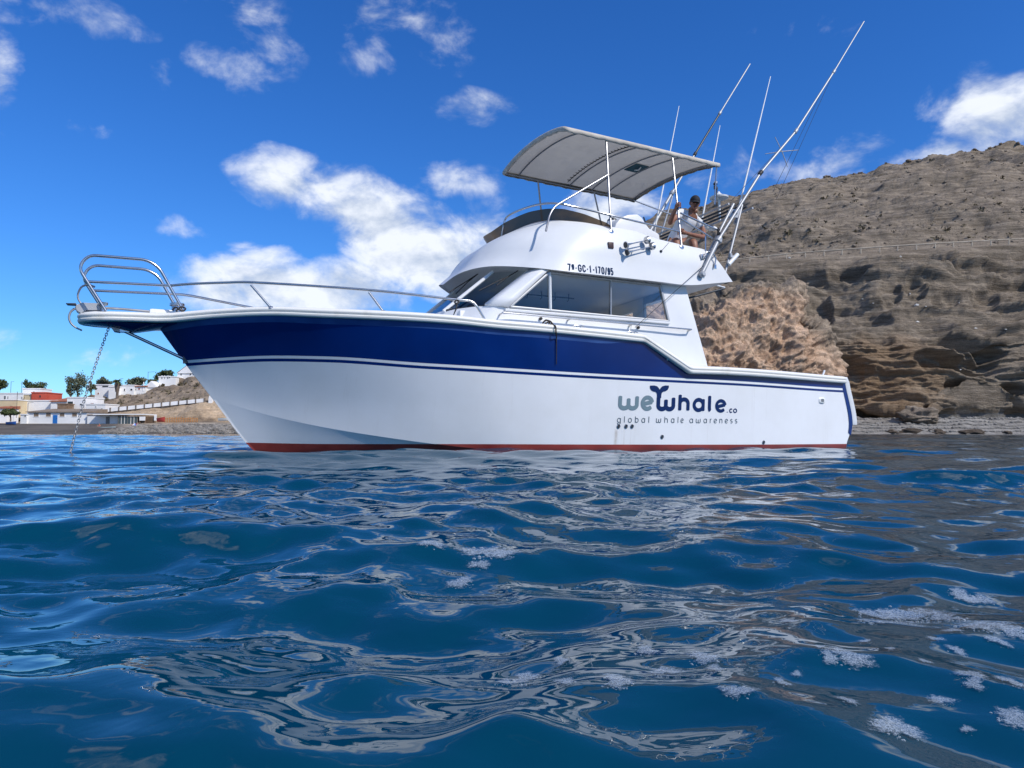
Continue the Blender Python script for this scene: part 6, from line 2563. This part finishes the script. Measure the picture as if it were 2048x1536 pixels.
for i in range(4):
    o_ = (i - 1.5) * .019
    finger([(3.09, 1.12 + o_ * .5, 3.572 + o_), (3.14, 1.135 + o_ * .5, 3.572 + o_), (3.165 + .01 * (1.5 - abs(i - 1.5)), 1.125, 3.56 + o_), (3.175, 1.11, 3.545 + o_)], .0095)
finger([(3.04, 1.12, 3.60), (3.09, 1.14, 3.618), (3.125, 1.14, 3.615)], .011)
bm.to_mesh(bme)
bm.free()
link('body', bme, M_skin, man, True)
sv = [(2.78, .43, 3.46, .175, .155), (2.73, .54, 3.68, .175, .145), (2.67, .68, 3.88, .185, .145), (2.63, .77, 3.99, .11, .10), (2.64, .82, 4.03, .068),
      (2.84, .78, 4.03, .085), (2.99, .835, 3.91, .085), (2.42, .74, 3.92, .085), (2.405, .81, 3.79, .088)]
link('shirt', skinned('shirt', sv, [(0, 1), (1, 2), (2, 3), (3, 4), (3, 5), (5, 6), (3, 7), (7, 8)], M_shirt, man), M_shirt, man, True)
hv = [(2.78, .42, 3.44, .165, .14), (2.90, .60, 3.45, .115), (3.04, .86, 3.465, .10), (2.66, .60, 3.45, .115), (2.75, .92, 3.475, .10), (2.79, 1.02, 3.46, .098)]
link('shorts', skinned('shorts', hv, [(0, 1), (1, 2), (0, 3), (3, 4), (4, 5)], M_shorts, man), M_shorts, man, True)
# cap with peak
rows = []
for t in np.linspace(0, 1, 9):
    el = t * math.pi / 2
    rows.append([tuple(hd(.086 * math.cos(el) * math.cos(a), .104 * math.cos(el) * math.sin(a) - .004, .030 + .098 * math.sin(el))) for a in np.linspace(0, 2 * math.pi, 28, endpoint=False)])
grid_mesh('cap', np.array(rows), M_cap, man, True, closed_u=True)
rows = []
for t in np.linspace(0, 1, 6):
    rows.append([tuple(hd(.080 * math.sin(a) * (1 - .1 * t), .085 + (.085 * t) * math.cos(a * .9) - .03 * (1 - math.cos(a)), .040 - .028 * t - .018 * math.sin(a) ** 2)) for a in np.linspace(-1.25, 1.25, 15)])
o = grid_mesh('cap_peak', np.array(rows), M_cap, man, True)
sd = o.modifiers.new('thickness', 'SOLIDIFY')
sd.thickness = .005
mb = MB()
for s in (-1, 1):
    q = [hd(s * .036 + .028 * math.cos(t), .092 - .012 * abs(math.cos(t)) * (1 if math.cos(t) * s > 0 else 0), .012 + .018 * math.sin(t)) for t in np.linspace(0, 2 * math.pi, 14, endpoint=False)]
    mb.prism(q, look * .008)
    mb.tube([hd(s * .064, .088, .018), hd(s * .080, .04, .016), hd(s * .080, -.03, .010)], .004, 6)
mb.tube([hd(-.012, .104, .018), hd(.012, .104, .018)], .004, 6)
part('sunglasses', mb, mat('sunglass_lens', (.006, .006, .007), .08), man)
mb = MB()
mb.tube([hd(-.026, .088, -.062), hd(-.01, .098, -.067), (hd(.01, .098, -.067)), hd(.026, .088, -.062)], [.003, .006, .006, .003], 6)
part('mouth', mb, mat('lips', (.20, .06, .05), .5), man, True, 60)
rows = []
for t in np.linspace(0, 1, 5):
    rows.append([tuple(hd(.080 * math.sin(a), -.100 * math.cos(a) * (1 - .1 * t) + .0, .035 - .075 * t)) for a in np.linspace(-1.45, 1.45, 17)])
grid_mesh('hair', np.array(rows), mat('grey_hair', (.12, .105, .095), .8), man, True)

# ================================================================== FOAM ON THE WATER
FOAM = [(865, 1088, 26), (975, 1108, 50), (1010, 1112, 26), (920, 1168, 30), (612, 1154, 19), (960, 1138, 22), (1293, 1308, 30), (1408, 1322, 34), (1235, 1368, 38), (1050, 1364, 36), (1330, 1350, 34), (1120, 1325, 18),
        (1430, 1345, 20), (1475, 1390, 33), (1565, 1374, 19), (1594, 1358, 13), (1697, 1408, 21), (1880, 1407, 25), (1790, 1460, 50), (2030, 1440, 44), (1935, 1471, 13), (1948, 1372, 24), (2020, 1372, 26), (1943, 1356, 26),
        (1995, 1290, 22), (1915, 1312, 20), (1890, 1240, 45), (1820, 1232, 55), (1760, 1236, 40), (1960, 1256, 46), (2020, 1268, 40), (1990, 1248, 30), (1700, 1318, 42), (1740, 1246, 30), (1660, 1322, 22), (1815, 1248, 16),
        (1905, 1265, 18), (1870, 1284, 15), (1925, 1196, 30), (1960, 1206, 30), (1130, 1368, 24), (1010, 1368, 22), (1124, 1331, 14), (1575, 1246, 16), (1730, 1290, 12), (1780, 1304, 12), (1850, 1330, 12), (1640, 1300, 12)]
rg = np.random.RandomState(17)
bm = bmesh.new()
bmesh.ops.create_icosphere(bm, subdivisions=2, radius=1)
bb = np.array([v.co[:] for v in bm.verts])
bf = np.array([[v.index for v in f.verts] for f in bm.faces])
bm.free()
VV, FF = [], []
FILM_V, FILM_F, FILM_U, FILM_E = [], [], [], []
nb = nfilm = 0
for (px, py, hw) in FOAM:
    d_ = pdir(px, py)
    ts = .3 * 1.012 ** np.arange(340)          # first meeting of the line of sight with the wave surface
    under = np.nonzero(H + d_.z * ts < water_height(d_.x * ts, d_.y * ts))[0]
    if not len(under):
        continue
    hit = Vector((0, 0, H)) + d_ * float(ts[under[0]])
    a = hw / F * hit.y
    sp_ = .0095 * hit.y
    ph = rg.rand(3) * 6.283
    # a film of fine bubbles lying on the water
    nr_, nt_ = 9, 36
    th = np.linspace(0, 2 * math.pi, nt_, endpoint=False)
    lob = 1 + .30 * np.sin(th * 2 + ph[0]) + .22 * np.sin(th * 3 + ph[1]) + .12 * np.sin(th * 7 + ph[2])
    fr_ = (np.arange(nr_) + .02) / (nr_ - 1)
    lx = (fr_[:, None] * lob[None, :]) * np.cos(th)[None, :]
    ly = (fr_[:, None] * lob[None, :]) * np.sin(th)[None, :] * 1.2
    gx, gy = hit.x + lx * a, hit.y + ly * a
    gz = water_height(gx, gy, np.full_like(gx, sp_)) + .0025
    FILM_V.append(np.stack([gx, gy, gz], -1).reshape(-1, 3))
    FILM_U.append(np.stack([lx * 5 + px * .37, ly * 5 + py * .11, 0 * lx], -1).reshape(-1, 3))
    FILM_E.append(np.repeat(fr_[:, None], nt_, 1).reshape(-1))
    ii = np.arange(nr_ * nt_).reshape(nr_, nt_)
    i2 = np.hstack([ii, ii[:, :1]])
    FILM_F.append(np.stack([i2[:-1, :-1], i2[:-1, 1:], i2[1:, 1:], i2[1:, :-1]], -1).reshape(-1, 4) + nfilm)
    nfilm += nr_ * nt_
    # the larger bubbles standing in it
    n_ = int(np.clip(hw * .9, 14, 46))
    th = rg.rand(n_) * 6.283
    rr = np.sqrt(rg.rand(n_)) * a * .95
    xs, ys = hit.x + rr * np.cos(th), hit.y + rr * np.sin(th) * 1.15
    zs = water_height(xs, ys, np.full_like(xs, sp_))
    rb = a * (.025 + .055 * rg.rand(n_) ** 2)
    for i in range(n_):
        VV.append(bb * rb[i] * np.array([1, 1, .6]) + np.array([xs[i], ys[i], zs[i] + rb[i] * .1]))
        FF.append(bf + nb)
        nb += len(bb)


def _foam(n, l, b):
    out = [x for x in n if x.type == 'OUTPUT_MATERIAL'][0]
    tr = N(n, 'ShaderNodeBsdfTransparent')
    lw = N(n, 'ShaderNodeLayerWeight', ins={'Blend': .45})
    r = N(n, 'ShaderNodeMapRange', ins={'To Min': .12, 'To Max': .75})
    mx = N(n, 'ShaderNodeMixShader')
    l.new(lw.outputs['Facing'], r.inputs['Value'])
    l.new(r.outputs[0], mx.inputs[0])
    l.new(tr.outputs[0], mx.inputs[1])
    l.new(b.outputs[0], mx.inputs[2])
    l.new(mx.outputs[0], out.inputs['Surface'])


M_foam = mat('foam_bubbles', (.62, .70, .76), .12, build=_foam)


def _film(n, l, b):
    """lace of bubble walls: opaque along the walls, clear inside the larger cells, broken at the rim"""
    out = [x for x in n if x.type == 'OUTPUT_MATERIAL'][0]
    u_ = N(n, 'ShaderNodeAttribute', attribute_name='fuv')
    e_ = N(n, 'ShaderNodeAttribute', attribute_name='rim')
    tot = None
    for (sc_, w0, w1, k_) in ((1.0, .10, .01, .70), (2.3, .13, .02, .62), (5.0, .16, .02, .35)):
        v = N(n, 'ShaderNodeTexVoronoi', feature='DISTANCE_TO_EDGE', ins={'Scale': sc_})
        l.new(u_.outputs['Vector'], v.inputs['Vector'])
        r = N(n, 'ShaderNodeMapRange', ins={'From Min': w0, 'From Max': w1, 'To Min': 0.0, 'To Max': k_})
        l.new(v.outputs['Distance'], r.inputs['Value'])
        if tot is None:
            tot = r.outputs[0]
        else:
            m = N(n, 'ShaderNodeMath', operation='MAXIMUM')
            l.new(tot, m.inputs[0])
            l.new(r.outputs[0], m.inputs[1])
            tot = m.outputs[0]
    nz = N(n, 'ShaderNodeTexNoise', ins={'Scale': .8, 'Detail': 5, 'Roughness': .65})
    l.new(u_.outputs['Vector'], nz.inputs['Vector'])
    a = N(n, 'ShaderNodeMath', operation='MULTIPLY_ADD', ins={1: 1.5, 2: -.75})
    l.new(nz.outputs['Fac'], a.inputs[0])
    s = N(n, 'ShaderNodeMath', operation='ADD')
    l.new(a.outputs[0], s.inputs[0])
    l.new(e_.outputs['Fac'], s.inputs[1])
    rm = N(n, 'ShaderNodeMapRange', interpolation_type='SMOOTHSTEP', ins={'From Min': .92, 'From Max': .45})
    l.new(s.outputs[0], rm.inputs['Value'])
    f = N(n, 'ShaderNodeMath', operation='MULTIPLY')
    l.new(tot, f.inputs[0])
    l.new(rm.outputs[0], f.inputs[1])
    tr = N(n, 'ShaderNodeBsdfTransparent')
    mx = N(n, 'ShaderNodeMixShader')
    l.new(f.outputs[0], mx.inputs[0])
    l.new(tr.outputs[0], mx.inputs[1])
    l.new(b.outputs[0], mx.inputs[2])
    l.new(mx.outputs[0], out.inputs['Surface'])


M_film = mat('foam_film', (.44, .52, .60), .4, build=_film)
nf = nfilm
VV = np.concatenate(FILM_V + VV)
FB = np.concatenate(FF) + nf
FQ = np.concatenate(FILM_F)
me = bpy.data.meshes.new('sea_foam')
me.from_pydata(VV.tolist(), [], FQ.tolist() + FB.tolist())
fo = link('sea_foam', me, [M_film, M_foam], None, True)
me.polygons.foreach_set('material_index', np.concatenate([np.zeros(len(FQ), np.int32), np.ones(len(FB), np.int32)]))
at1 = me.attributes.new('fuv', 'FLOAT_VECTOR', 'POINT')
at1.data.foreach_set('vector', np.concatenate(FILM_U + [np.zeros((len(VV) - nf, 3))]).astype(np.float32).reshape(-1))
at2 = me.attributes.new('rim', 'FLOAT', 'POINT')
at2.data.foreach_set('value', np.concatenate(FILM_E + [np.zeros(len(VV) - nf)]).astype(np.float32))
tag(fo, 'small patches of bubbly foam floating on the water', None, None, 'stuff')
bpy.context.view_layer.update()
